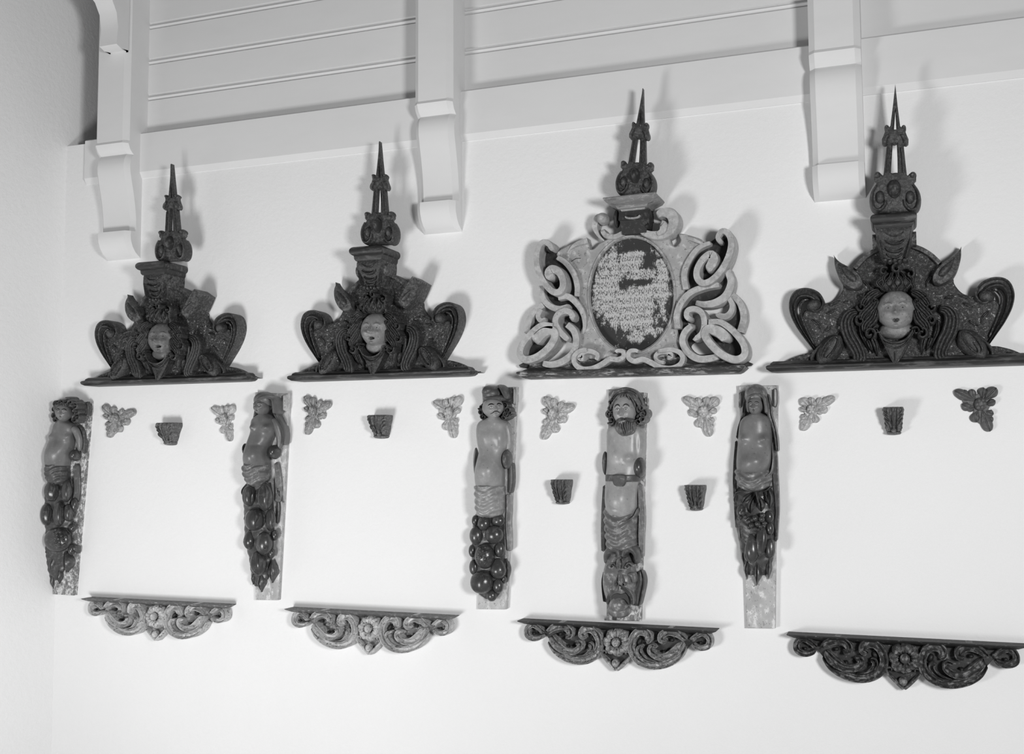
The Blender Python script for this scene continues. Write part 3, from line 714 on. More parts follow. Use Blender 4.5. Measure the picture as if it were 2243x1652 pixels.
    B([(1125, 240, 18), (1150, 300, 24), (1200, 345, 28), (1290, 365, 38), (1385, 340, 46), (1440, 265, 48), (1420, 190, 50), (1350, 172, 40), (1292, 205, 26)], 30, .074)
    B([(1290, 360, 16), (1345, 330, 30), (1355, 275, 34), (1315, 262, 28)], 28, .082)
    blob('scroll_knob', M, 1230, 300, 26, 26, .055, .03, BANDB)
    # pedestal block with little bracket ornament, then cap
    xk, _ = M(1100, 200, .09); kz = lambda v: M(1100, v, .09)[1]; kw = M.mpp(1100, 200, .09)
    tier('pedestal', xk, kz(345), [(0, -.006), (kz(232)-kz(345), 0), (kz(228)-kz(345), .004), (kz(150)-kz(345), .002)], 118*kw, .080, BANDB, sharp=30)
    ribbon('pedestal_ornament', M, [(1025, 200, 9), (1045, 215, 12), (1095, 218, 12), (1140, 208, 12), (1160, 185, 9)], 11, .05, .094, BAND, 'dome')
    blob('side_scroll', M, 1240, 225, 24, 75, .055, .028, BANDB); blob('side_scroll', M, 965, 230, 24, 75, .050, .028, BANDB)
    h = kz(48)-kz(155)
    tier('cap', xk, kz(155), [(0, -.020), (h*.12, -.018), (h*.16, -.010), (h*.38, -.004), (h*.45, .004), (h*.62, .022), (h*.85, .030), (h*.95, .028), (h, .020)], 148*kw, .110, CAP3, sharp=45, rot=.02)
    return xk, kz(48)

def panel_mat(M):
    """dark oval board: big flaked patches of pale paint and rows of half-lost lettering"""
    m = bpy.data.materials.new('oval_panel_flaking_lettering'); m.use_nodes = True
    nt = m.node_tree; nd = nt.nodes; lk = nt.links; b = nd['Principled BSDF']; b.inputs['Roughness'].default_value = .5
    X, Z = M(1086, 866, .026); rx = abs(M(1442, 866, .026)[0]-X); rz = abs(M(1086, 385, .026)[1]-Z)
    geo = nd.new('ShaderNodeNewGeometry'); mp = nd.new('ShaderNodeMapping'); mp.vector_type = 'TEXTURE'
    mp.inputs['Location'].default_value = (X, 0, Z); mp.inputs['Scale'].default_value = (rx, 1, rz)
    lk.new(geo.outputs['Position'], mp.inputs['Vector'])
    sep = nd.new('ShaderNodeSeparateXYZ'); lk.new(mp.outputs[0], sep.inputs[0])
    def math_(op, a, b_=None, c=None):
        n = nd.new('ShaderNodeMath'); n.operation = op
        for i, v in enumerate((a, b_, c)):
            if v is None: continue
            if isinstance(v, (int, float)): n.inputs[i].default_value = v
            else: lk.new(v, n.inputs[i])
        return n.outputs[0]
    def noise(sc, det, ro, sx=1, sz=1):
        q = nd.new('ShaderNodeMapping'); q.inputs['Scale'].default_value = (sx, 0, sz); lk.new(mp.outputs[0], q.inputs['Vector'])
        n = nd.new('ShaderNodeTexNoise'); n.inputs['Scale'].default_value = sc; n.inputs['Detail'].default_value = det; n.inputs['Roughness'].default_value = ro
        lk.new(q.outputs[0], n.inputs['Vector']); return n.outputs['Fac']
    x, z = sep.outputs[0], sep.outputs[2]
    def ell(cx, cz, ax, az, k=0.0):
        dx = math_('DIVIDE', math_('SUBTRACT', math_('SUBTRACT', x, cx), math_('MULTIPLY', z, k)), ax); dz = math_('DIVIDE', math_('SUBTRACT', z, cz), az)
        return math_('MAXIMUM', math_('SUBTRACT', 1.0, math_('ADD', math_('POWER', math_('ABSOLUTE', dx), 2.0), math_('POWER', math_('ABSOLUTE', dz), 2.0))), -.8)
    patches = [ell(-.62, .22, .34, .62, .22), ell(.1, -.02, .85, .16), ell(.05, -.36, .66, .30), ell(.72, .18, .2, .5), ell(.0, .52, .3, .2), ell(.1, -.72, .22, .14), ell(.5, -.66, .22, .10), ell(-.1, -.2, .75, .3), ell(.28, .36, .5, .10), ell(-.05, .66, .35, .10)]
    s = patches[0]
    for p in patches[1:]: s = math_('MAXIMUM', s, p)
    val = math_('ADD', math_('MULTIPLY', s, .17), math_('ADD', math_('MULTIPLY', noise(3.6, 10, .80, 1.2, 1), 1.5), math_('MULTIPLY', noise(26, 4, .7, 1.6, .5), .22)))
    r = nd.new('ShaderNodeMapRange'); r.inputs['From Min'].default_value = .84; r.inputs['From Max'].default_value = .90; lk.new(val, r.inputs['Value'])
    # letter rows: dark letter-like strokes where a row runs
    row = math_('POWER', math_('ABSOLUTE', math_('SINE', math_('MULTIPLY', math_('ADD', z, .03), 21.0))), .7)
    st = nd.new('ShaderNodeMapRange'); st.inputs['From Min'].default_value = .50; st.inputs['From Max'].default_value = .58
    lk.new(math_('MULTIPLY', noise(30, 2, .5, 1.5, .8), math_('ADD', math_('MULTIPLY', row, .20), .84)), st.inputs['Value'])
    fac = math_('MULTIPLY', r.outputs[0], math_('SUBTRACT', 1.0, math_('MULTIPLY', st.outputs[0], .85)))
    halo = nd.new('ShaderNodeMapRange'); halo.inputs['From Min'].default_value = .60; halo.inputs['From Max'].default_value = .66; lk.new(noise(34, 4, .7, 1.3, .8), halo.inputs['Value'])
    fac = math_('MAXIMUM', fac, math_('MULTIPLY', halo.outputs[0], math_('MULTIPLY', math_('GREATER_THAN', s, -.35), .75)))
    mx = nd.new('ShaderNodeMix'); mx.data_type = 'RGBA'; lk.new(fac, mx.inputs[0])
    mx.inputs[6].default_value = (.028, .028, .028, 1); mx.inputs[7].default_value = (.47, .47, .47, 1); lk.new(mx.outputs[2], b.inputs['Base Color'])
    bp = nd.new('ShaderNodeBump'); bp.inputs['Strength'].default_value = .2; bp.inputs['Distance'].default_value = .002; lk.new(fac, bp.inputs['Height']); lk.new(bp.outputs[0], b.inputs['Normal'])
    return m
k3 = cartouche()
finial((1407.5, 192), (1389, 427.5), 'dark pierced finial standing on the cap of the pale strapwork cartouche')

# ------------------------------------------------------------------ lower swag shelves
def swag(dst, label, mp_, md, sx=1.0, sz=1.0):
    REF = (U(1120+1045/4.673, 1350, .03)[0], U(1343, 1366, .03)[1])
    M = Map(1120, 1330, 4.673, REF, dst, sx, sz); X0, Z0 = dst
    empty('scrollwork_bracket_shelf', X0, Z0, label, 'carved shelf', 'scrollwork shelves with a flower')
    tier('shelf_moulding', X0, Z0-.026, [(0, -.050), (.004, -.044), (.010, -.034), (.014, -.018), (.019, -.008), (.023, 0), (.026, .002)], .338*sx, .062, md, sharp=50)
    half = [(150, 190), (190, 300), (300, 270), (360, 330), (470, 480), (620, 555), (760, 560), (860, 500), (905, 440), (960, 540), (1045, 640)]
    L = [M(u, v, .02) for u, v in half]; R = [M(u, v, .02, True) for u, v in half[:-1]][::-1]
    top = [(L[0][0], Z0-.02)]; top2 = [(R[-1][0], Z0-.02)]
    slab('ground_plate', [[top[0]]+[tuple(q) for q in cat(L+R, 4)]+[top2[0]]], 0, .016, md, .002)
    def side(m):
        rb = lambda n, p, h, d, pr='cup', r0='round', r1='round': ribbon(n, M, [(q[0], q[1], q[2]*.84) for q in p], h, .004, d+.004, mp_, pr, r0, r1, m)
        rb('end_curl', [(300, 262, 30), (255, 215, 30), (185, 175, 34), (130, 215, 34), (135, 285, 36), (200, 318, 32), (265, 305, 24), (285, 280, 16)], 30, .040)
        blob('curl_eye', M, 212, 262, 15, 15, .036, .008, INK, m=m)
        rb('leaf_band', [(350, 335, 26), (420, 440, 40), (540, 520, 44), (690, 548, 46), (815, 500, 48), (870, 400, 46), (855, 300, 46), (795, 225, 48), (715, 225, 50), (690, 285, 44), (735, 315, 34)], 44, .046)
        rb('upper_leaf', [(330, 262, 26), (400, 205, 44), (490, 190, 46), (560, 235, 44), (562, 290, 36), (510, 292, 24)], 42, .050)
        rb('inner_leaf', [(365, 290, 40), (425, 375, 56), (515, 440, 46), (605, 450, 40), (668, 410, 38), (660, 360, 34), (612, 368, 24)], 44, .052)
        rb('small_leaf', [(620, 515, 16), (720, 500, 26), (785, 440, 32), (785, 385, 30), (745, 372, 22)], 30, .050)
        blob('drill_hole', M, 480, 265, 20, 20, .036, .010, INK, m=m); blob('drill_hole', M, 560, 395, 18, 24, .036, .012, INK, m=m)
        blob('drill_hole', M, 820, 320, 26, 40, .024, .010, INK, .4, m=m)
        rb('pendant_curl', [(1045, 650, 26), (985, 590, 26), (930, 530, 22), (890, 480, 18), (900, 445, 16), (938, 445, 14), (935, 480, 12)], 20, .040, 'dome')
    both(side)
    fl = blob('flower_centre', M, 1045, 355, 44, 48, .056, .018, mp_)
    for k in range(8):
        a = 2*math.pi*k/8+math.pi/2
        c, s_ = math.cos(a), math.sin(a)
        ribbon('petal', M, [(1045+42*c, 357-42*s_, 20, .052), (1045+90*c, 357-95*s_, 52, .062), (1045+125*c, 357-130*s_, 52, .056), (1045+145*c, 357-152*s_, 40, .050)], 48, .010, .058, mp_, 'petal')
    blob('pendant_boss', M, 1043, 565, 40, 45, .034, .020, mp_)
zs = EYE-.557
SWX = [-2.784, -1.850, -.934, -.038]
swag((SWX[0], zs), 'pale carved scrollwork shelf with a rosette nearest the left corner', SWL, SWB, 1.012)
swag((SWX[1], zs), 'pale carved scrollwork shelf with a rosette, second from the left corner', SWL, SWB, .995)
swag((SWX[2], zs), 'mottled carved scrollwork shelf with a rosette directly under the bearded figure', SWM, SWBD, .995)
swag((SWX[3], zs), 'dark carved scrollwork shelf with a rosette at the lower right', SWD, SWBD, 1.0)

# ------------------------------------------------------------------ corner flowers
DC, D1, D2 = np.array((250., 285.)), np.array((460., 165.)), np.array((150., 490.))
DI = np.linalg.inv(np.stack([D1-DC, D2-DC], 1))
class Aff:
    """the corner-flower design carried to its centre and its two leaf tips"""
    def __init__(s, c, e1, e2):
        s.c, s.e1, s.e2 = [np.array(U(*p, .02)) for p in (c, e1, e2)]
    def __call__(s, u, v, d=0, m=False):
        a = DI @ (np.array((u, v))-DC)
        p = s.c+a[0]*(s.e1-s.c)+a[1]*(s.e2-s.c); return p[0], p[1]
    def mpp(s, u, v, d=0): return (np.linalg.norm(s.e1-s.c)+np.linalg.norm(s.e2-s.c))/470.
def flower(c, e1, e2, label, mt):
    M = Aff(c, e1, e2); X, Z = M(250, 285)
    empty('corner_flower', X, Z, label, 'carved flower', 'carved corner flowers')
    lf = lambda n, p, h, d: ribbon(n, M, [(q[0], q[1], q[2]*1.42) for q in p], h, 0, d, mt, 'leaf', 'thin', 'round', step=.002)
    slab('ground', [outline(M, [(150, 190), (205, 195), (245, 190), (290, 215), (330, 190), (400, 190), (440, 180), (400, 225), (360, 290), (300, 310), (290, 385), (240, 420), (175, 470), (165, 420), (150, 380), (185, 330), (150, 280), (180, 250)], .01, 4)], 0, .009, mt, .002)
    lf('long_leaf', [(285, 262, 20), (350, 228, 34), (410, 195, 30), (462, 168, 20)], 28, .020)
    lf('long_leaf', [(235, 325, 20), (205, 385, 34), (178, 440, 32), (152, 486, 22)], 28, .020)
    for p in ([(290, 255), (315, 215, 24), (330, 170, 18)], [(330, 240), (370, 205, 22), (385, 168, 16)], [(205, 335), (172, 355, 24), (140, 365, 18)], [(195, 380), (160, 405, 24), (142, 420, 16)],
              [(300, 290), (345, 292, 30), (392, 270, 18)], [(262, 325), (275, 375, 32), (262, 412, 20)], [(290, 300, 14), (320, 310, 20), (345, 300, 12)]):
        lf('side_leaf', [(q+(18,))[:3] for q in p], 20, .016)
    for p in ([(225, 260), (190, 225, 34), (145, 182, 30)], [(245, 245), (246, 205, 26), (244, 168, 20)], [(215, 290), (178, 285, 24), (140, 272, 18)]):
        lf('petal', [(q+(20,))[:3] for q in p], 24, .022)
    blob('flower_centre', M, 250, 285, 46, 46, .016, .014, mt)
    for k in range(6):
        a = k*math.pi/3; blob('stamen', M, 250+26*math.cos(a), 285-26*math.sin(a), 15, 15, .026, .006, mt)
flower((248, 917), (292, 900), (232, 959), 'small grey carved corner flower beside the leftmost figure', FLOWM)
flower((490, 917), (460, 891), (501, 968), 'small pale carved corner flower left of the brown hooded figure', FLOW)
flower((684, 902), (722, 881), (667, 953), 'small pale carved corner flower right of the brown hooded figure', FLOWM)
flower((982.5, 904), (947, 878), (993, 961), 'palest small carved corner flower left of the moustached figure', FLOW)
flower((1210, 908), (1256, 887), (1185.5, 963.6), 'small pale carved corner flower between the moustached and bearded figures', FLOW)
flower((1540.5, 901), (1495.4, 869.4), (1554, 957.7), 'small pale carved corner flower between bearded and grey veiled figures', FLOW)
flower((1778, 896.5), (1828, 868.5), (1755, 944), 'small pale carved corner flower right of the grey veiled figure', FLOW)
flower((2148, 885), (2090.7, 854.5), (2170, 946.6), 'dark brown carved corner flower at the far right', FLOWD)

# ------------------------------------------------------------------ little acanthus consoles
def acanthus(tl, tr, bl, br, label, seed):
    d = .05
    (xa, za), (xb, zb), (xc, zc), (xd, zd) = [U(*p, dd) for p, dd in ((tl, .05), (tr, .05), (bl, .03), (br, .03))]
    X = (xa+xb+xc+xd)/4; zt = (za+zb)/2; zbm = (zc+zd)/2; w0 = (xb-xa)/2; w1 = (xd-xc)/2; H = zt-zbm
    empty('acanthus_console', X, zbm, label, 'console', 'small acanthus consoles')
    rnd = random.Random(seed); ph = rnd.uniform(0, 6)
    def corr(u, t):
        spread = 1+.5*t
        rid = .0045*math.cos(u*(15+2*math.sin(ph))/spread+2.2*t*math.copysign(1, u)*abs(u))
        mid = .004*math.exp(-(u/.12)**2)
        edge = -.004*(abs(u) > .9)
        ser = math.copysign(1, u)*.0018*abs(u)**4*math.sin(t*34+ph)
        return rid+mid+edge, ser
    lb = console('acanthus_leaf', X, [(zt, w0*.97, .050), (zt-.06*H, w0, .056), (zt-.2*H, w0*.98, .056), (zt-.45*H, (w0*.55+w1*.45), .046), (zt-.7*H, (w0*.25+w1*.8), .036), (zt-.88*H, w1*1.02, .030)], 0, CONS, r=.006, corr=corr, nu=44)
    class A:
        def __call__(s, u, v, d=0, m=False): return X+u*w0, zt-v*H
        def mpp(s, u, v, d=0): return w0
    M = A()
    for sg in (-1, 1):
        for v0, v1, ue in ((.08, .30, .92), (.22, .48, .86), (.4, .68, .78)):
            ribbon('leaf_lobe', M, [(sg*.16, v1+.2, .07, .052-.02*v1), (sg*.42, v1, .15, .066-.02*v1), (sg*ue*.82, (v0+v1)/2, .17, .068-.02*v1), (sg*ue, v0+.02, .12, .060-.02*v1)], .1, .02, .055, CONS, 'leaf', 'point', 'round', parent=lb, step=.002)
    ribbon('mid_rib', M, [(0, .05, .09, .066), (0, .35, .10, .064), (0, .7, .07, .048)], .08, .02, .05, CONS, 'tube', parent=lb, step=.003)
    ribbon('bottom_roll', M, [(-w1/w0*1.02, .93, .16), (0, .95, .19), (w1/w0*1.02, .93, .16)], .17, 0, .036, CONS, 'dome')
    blob('bottom_bud', M, 0, .86, .28, .09, .032, .010, CONS)
acanthus((343, 926), (385, 926), (355, 973), (376, 974), 'small dark acanthus console under the leftmost cherub pediment', 1)
acanthus((807, 909), (849.5, 909), (815, 958.7), (842.6, 959.5), 'small dark acanthus console under the second cherub pediment', 2)
acanthus((1207, 1051), (1248, 1051), (1214, 1104), (1241, 1105), 'small dark acanthus console between the moustached and bearded figures', 3)
acanthus((1500, 1062.6), (1543.5, 1063.6), (1508, 1117), (1535.6, 1120), 'small dark acanthus console between bearded and grey veiled figures', 4)
acanthus((1934, 891), (1980.7, 892), (1940.3, 952.4), (1973, 951.2), 'small dark acanthus console below the rightmost cherub pediment', 5)

# ------------------------------------------------------------------ carved figures on tapering boards
def loftbody(M, rows, bumps=(), folds=None, nu=56):
    """elliptical rings: rows (v, left, right, semi depth, centre depth) traced as silhouettes"""
    R = []
    for v, ul, ur, b, dm in rows:
        (xl, z), (xr, _) = M(ul, v, dm), M(ur, v, dm)
        xc, hx = (xl+xr)/2, (xr-xl)/2; ta = abs(xc)/(DIST-dm)
        a = math.sqrt(max(hx*hx-(b*ta)**2, (.45*hx)**2))
        R.append((xc, z, a, b, dm))
    R = cat(np.array(R), 9)
    n = len(R); ph = np.linspace(0, 2*np.pi, nu, endpoint=False)
    B = []
    for u, v, ru, rv, amp in bumps:
        amp *= 1.45
        X, Z = M(u, v, .075); k = M.mpp(u, v, .07); B.append((X, Z, ru*k, rv*k, amp))
    V = np.zeros((n, nu, 3))
    for i, (xc, z, a, b, dm) in enumerate(R):
        c, s = np.cos(ph), np.sin(ph)
        q = np.abs(c)**.9*np.sign(c)
        x = xc+a*q; y = -dm+b*s
        off = np.zeros(nu); fr = sm(-s, -.1, .35)
        for X, Z, ru, rv, amp in B: off += amp*np.exp(-((x-X)/ru)**2-((z-Z)/rv)**2)*fr
        if folds:
            amp, wl, sag = folds[:3]; xn = (x-xc)/max(a, 1e-4)
            off += amp*np.sin(2*np.pi*(z+sag*(1-xn*xn)+.006*np.sin(xn*4+2))/wl)*sm(-s, -.6, .2)
        V[i, :, 0] = x+off*c*.4; V[i, :, 1] = y-off; V[i, :, 2] = z
    F = []
    for i in range(n-1):
        for k in range(nu):
            a, b = i*nu+k, i*nu+(k+1) % nu; F.append((a, b, b+nu, a+nu))
    F += [tuple(range(nu)), tuple((n-1)*nu+k for k in range(nu))]
    return V.reshape(-1, 3), F
def limb(M, pts, nu=14):
    """round tapering limb: pts (u, v, radius px, centre depth)"""
    A = np.array([M(u, v, d)+(r*M.mpp(u, v, d), d) for u, v, r, d in pts]); A = cat(A, 8); n = len(A)
    P = np.stack([A[:, 0], -A[:, 3], A[:, 1]], 1); T = np.gradient(P, axis=0); T /= np.linalg.norm(T, axis=1)[:, None]
    S = np.cross(T, np.array([0, 1., 0])); S /= np.linalg.norm(S, axis=1)[:, None]; Q = np.cross(T, S)
    q = np.linspace(0, 1, n); r = A[:, 2]*np.sqrt(np.clip(1-np.clip((np.abs(q-.5)*2-.8)/.2, 0, 1)**2, .02, 1))
    V = [P[i]+r[i]*(math.cos(a)*S[i]+math.sin(a)*Q[i]) for i in range(n) for a in np.linspace(0, 2*np.pi, nu, endpoint=False)]
    F = [(i*nu+k, i*nu+(k+1) % nu, (i+1)*nu+(k+1) % nu, (i+1)*nu+k) for i in range(n-1) for k in range(nu)]
    return np.array(V), F+[tuple(range(nu)), tuple((n-1)*nu+k for k in range(nu))]
def massback(M, rows, mt):
    """carved foliage mass that the fruit stands out from"""
    mk('foliage_mass', *loftbody(M, rows, folds=(.0015, .03, .012)), mt, sharp=80)
def headat(M, u, v, ru, rv, d, ry, **kw):
    X, Z = M(u, v, d); hx = abs(M(u+ru, v, d)[0]-M(u-ru, v, d)[0])/2; hz = abs(M(u, v+rv, d)[1]-M(u, v-rv, d)[1])/2
    ta = abs(X)/(DIST-d)
    return Head(X, Z, d, hx*math.cos(math.atan(ta))**.8, hz, ry, **kw)

def board(M, tl, tr, br, bl, mt, th=.020, extra=None):
    P = [M(*p, th) for p in (tl, tr, br, bl)]
    L = []
    for i in range(4):
        a, b = np.array(P[i]), np.array(P[(i+1) % 4])
        for t in np.linspace(0, 1, 14, endpoint=False): L.append(tuple(a+(b-a)*t))
    return slab('backboard', [L], 0, th, mt, .002)

def fruits(M, L, parent='root'):
    for i, f in enumerate(L):
        u, v, ru, rv = f[:4]; d = f[4] if len(f) > 4 else .052; kind = f[5] if len(f) > 5 else None; rot = f[6] if len(f) > 6 else 0
        k = M.mpp(u, v, d)
        rd = min(ru, rv)*k*.85
        rd = min(max(rd, .014), .034)
        fo = blob('fruit', M, u, v, ru, rv, d, rd, FRUIT, rot, kind, seed=i)
        if kind is None or kind == 'pear':
            for q in range(5):                                   # little star of sepals at the flower end
                a = q*1.2566+i
                ribbon('sepal', M, [(u, v+rv*.40, ru*.04, d+rd*.93), (u+ru*.12*math.cos(a), v+rv*.40+rv*.10*math.sin(a), ru*.06, d+rd*.97), (u+ru*.22*math.cos(a), v+rv*.40+rv*.18*math.sin(a), ru*.03, d+rd*.92)], ru*.05, d+rd*.6, d+rd*.95, LEAFM, 'dome', parent=fo, step=.002, lo=6)
        elif kind in ('pod', 'ribs'):
            ribbon('seam', M, [(u-ru*.05, v-rv*.8, ru*.03, d+rd*.62), (u+ru*.10, v-rv*.3, ru*.05, d+rd*1.0), (u-ru*.04, v+rv*.3, ru*.05, d+rd*1.0), (u+ru*.05, v+rv*.8, ru*.03, d+rd*.62)], ru*.05, d+rd*.4, d+rd, LEAFM, 'dome', parent=fo, step=.003, lo=10)
def leaves(M, L, mt=None):
    for pts, hw, d in L:
        ribbon('leaf', M, [(p+(None,))[:3] for p in pts], hw, .012, d, mt or LEAFM, 'leaf', 'thin', 'point', step=.003)
def seeds(M, u, v, r, d, n=16, ks=1.0, rr=.17, name='seed', mt=None):
    for i in range(n):
        t = math.sqrt((i+.5)/n); a = i*2.4
        blob(name, M, u+r*t*math.cos(a), v+r*t*math.sin(a)*ks, r*rr, r*rr*1.1, d-.012*t*t, .007, mt or FRUIT)
def sidecloth(M, pts, hw, d1, mt=None, prof='ridges'):
    return ribbon('hanging_cloth', M, pts, hw, .012, .014+(d1-.014)*.75, mt or CLOTH, prof, 'round', 'round')
def roll(M, u, v, ru, rv, mt, d=.03):
    ribbon('board_scroll', M, [(u-ru*.3, v-rv, ru*.5), (u, v-rv*.6, ru*.7), (u, v, ru*.75), (u, v+rv*.6, ru*.7), (u-ru*.3, v+rv, ru*.5)], ru, .01, d, mt, 'groove')
def fig(M, at, label, name='herm_figure'):
    X, Z = M(at[0], at[1], .02)
    return empty(name, X, Z, label, 'carved figure', 'carved figures on tapering boards')

# --- C1: long-haired woman by the corner
def fig1():
    M = Map(60, 840, 3.304)
    fig(M, (255, 1535), 'carved half-length woman with dark curls above fruit, nearest the left corner')
    board(M, (205, 128), (456, 134), (336, 1536), (183, 1526), BOARD)
    b = loftbody(M, [(262, 238, 300, .030, .045), (278, 215, 325, .036, .042), (300, 192, 350, .040, .04), (335, 180, 360, .042, .04), (390, 168, 352, .044, .04), (450, 146, 348, .050, .042), (510, 130, 338, .056, .044), (565, 126, 328, .057, .044), (600, 134, 316, .050, .042), (622, 170, 280, .03, .04)],
                 [(185, 385, 22, 20, .010), (288, 388, 26, 22, .013), (220, 500, 70, 60, .010), (232, 440, 8, 70, -.002)])
    hd = headat(M, 266, 212, 58, 66, .058, .040, yaw=22, tilt=-3, chin=.22, cheek=1.0)
    arm = limb(M, [(322, 318, 20, .05), (352, 345, 24, .045), (374, 400, 22, .04), (380, 450, 19, .036), (376, 492, 12, .034)])
    body = mk('body', *join([b, hd.mesh(), arm]), SKIN1, sharp=80)
    hd.eyes(body, INK, bw=.055)
    hd.stroke('lips', [(-.15, -.48), (0, -.44), (.15, -.48)], .035, .001, LIP, body)
    hr = blob('hair', M, 268, 178, 82, 58, .045, .045, HAIRM)
    for u, v, r in ((205, 150, 26), (235, 135, 24), (270, 128, 26), (305, 138, 26), (335, 165, 26), (192, 190, 24), (348, 205, 26), (190, 235, 28), (352, 245, 30), (200, 262, 24), (330, 262, 24), (250, 155, 20), (290, 155, 20)):
        curl('lock', M, u, v, r, .02, .082 if v < 170 else .068, HAIRM, hr, 1.4, 1 if u < 268 else -1, u*.1)
    sidecloth(M, [(358, 300, 12), (395, 350, 12), (405, 430, 12), (398, 510, 12)], 12, .04, HAIRM, 'dome')
    blob('arm_stump', M, 352, 520, 30, 42, .040, .030, FRUIT)
    d = loftbody(M, [(590, 132, 322, .055, .044), (620, 128, 326, .060, .044), (660, 130, 326, .058, .044), (700, 142, 318, .050, .042), (730, 165, 290, .035, .04)], folds=(.0035, .020, .012))
    mk('loin_cloth', *d, CLOTHD, sharp=80)
    sidecloth(M, [(350, 580, 22), (350, 660, 24), (352, 760, 26), (345, 860, 22)], 24, .040, CLOTHD)
    massback(M, [(690, 160, 320, .03, .02), (780, 120, 340, .036, .02), (950, 110, 345, .036, .02), (1080, 130, 335, .034, .02), (1200, 120, 330, .03, .018), (1330, 140, 290, .022, .016), (1420, 170, 240, .012, .014)], LEAFM)
    fruits(M, [(185, 780, 66, 82, .056, 'ribs'), (287, 780, 42, 80, .058, 'pod'), (340, 880, 28, 50, .04), (146, 948, 52, 88, .052, 'ribs'), (232, 945, 48, 92, .062, 'pod'), (300, 935, 42, 70, .05, 'ribs'), (325, 1046, 28, 32, .042), (220, 1132, 90, 90, .058), (318, 1205, 26, 40, .036)])
    seeds(M, 215, 1125, 70, .088, 18, 1.0, .15)
    leaves(M, [([(130, 700, 20), (105, 760, 28), (105, 830, 18)], 24, .045), ([(180, 1190, 30), (130, 1225, 42), (100, 1260, 26)], 36, .05), ([(240, 1220, 30), (255, 1300, 52), (240, 1375, 20)], 44, .065), ([(180, 1240, 24), (160, 1310, 34), (150, 1380, 14)], 30, .055), ([(215, 1340, 22), (212, 1400, 28), (205, 1455, 12)], 24, .045), ([(290, 1170, 22), (320, 1200, 28), (335, 1235, 14)], 24, .05), ([(165, 1370, 16), (165, 1430, 20), (170, 1490, 10)], 18, .035), ([(140, 1030, 18), (120, 1010, 22), (105, 985, 12)], 20, .05)])
    roll(M, 425, 185, 22, 55, BOARDD, .034)
fig1()

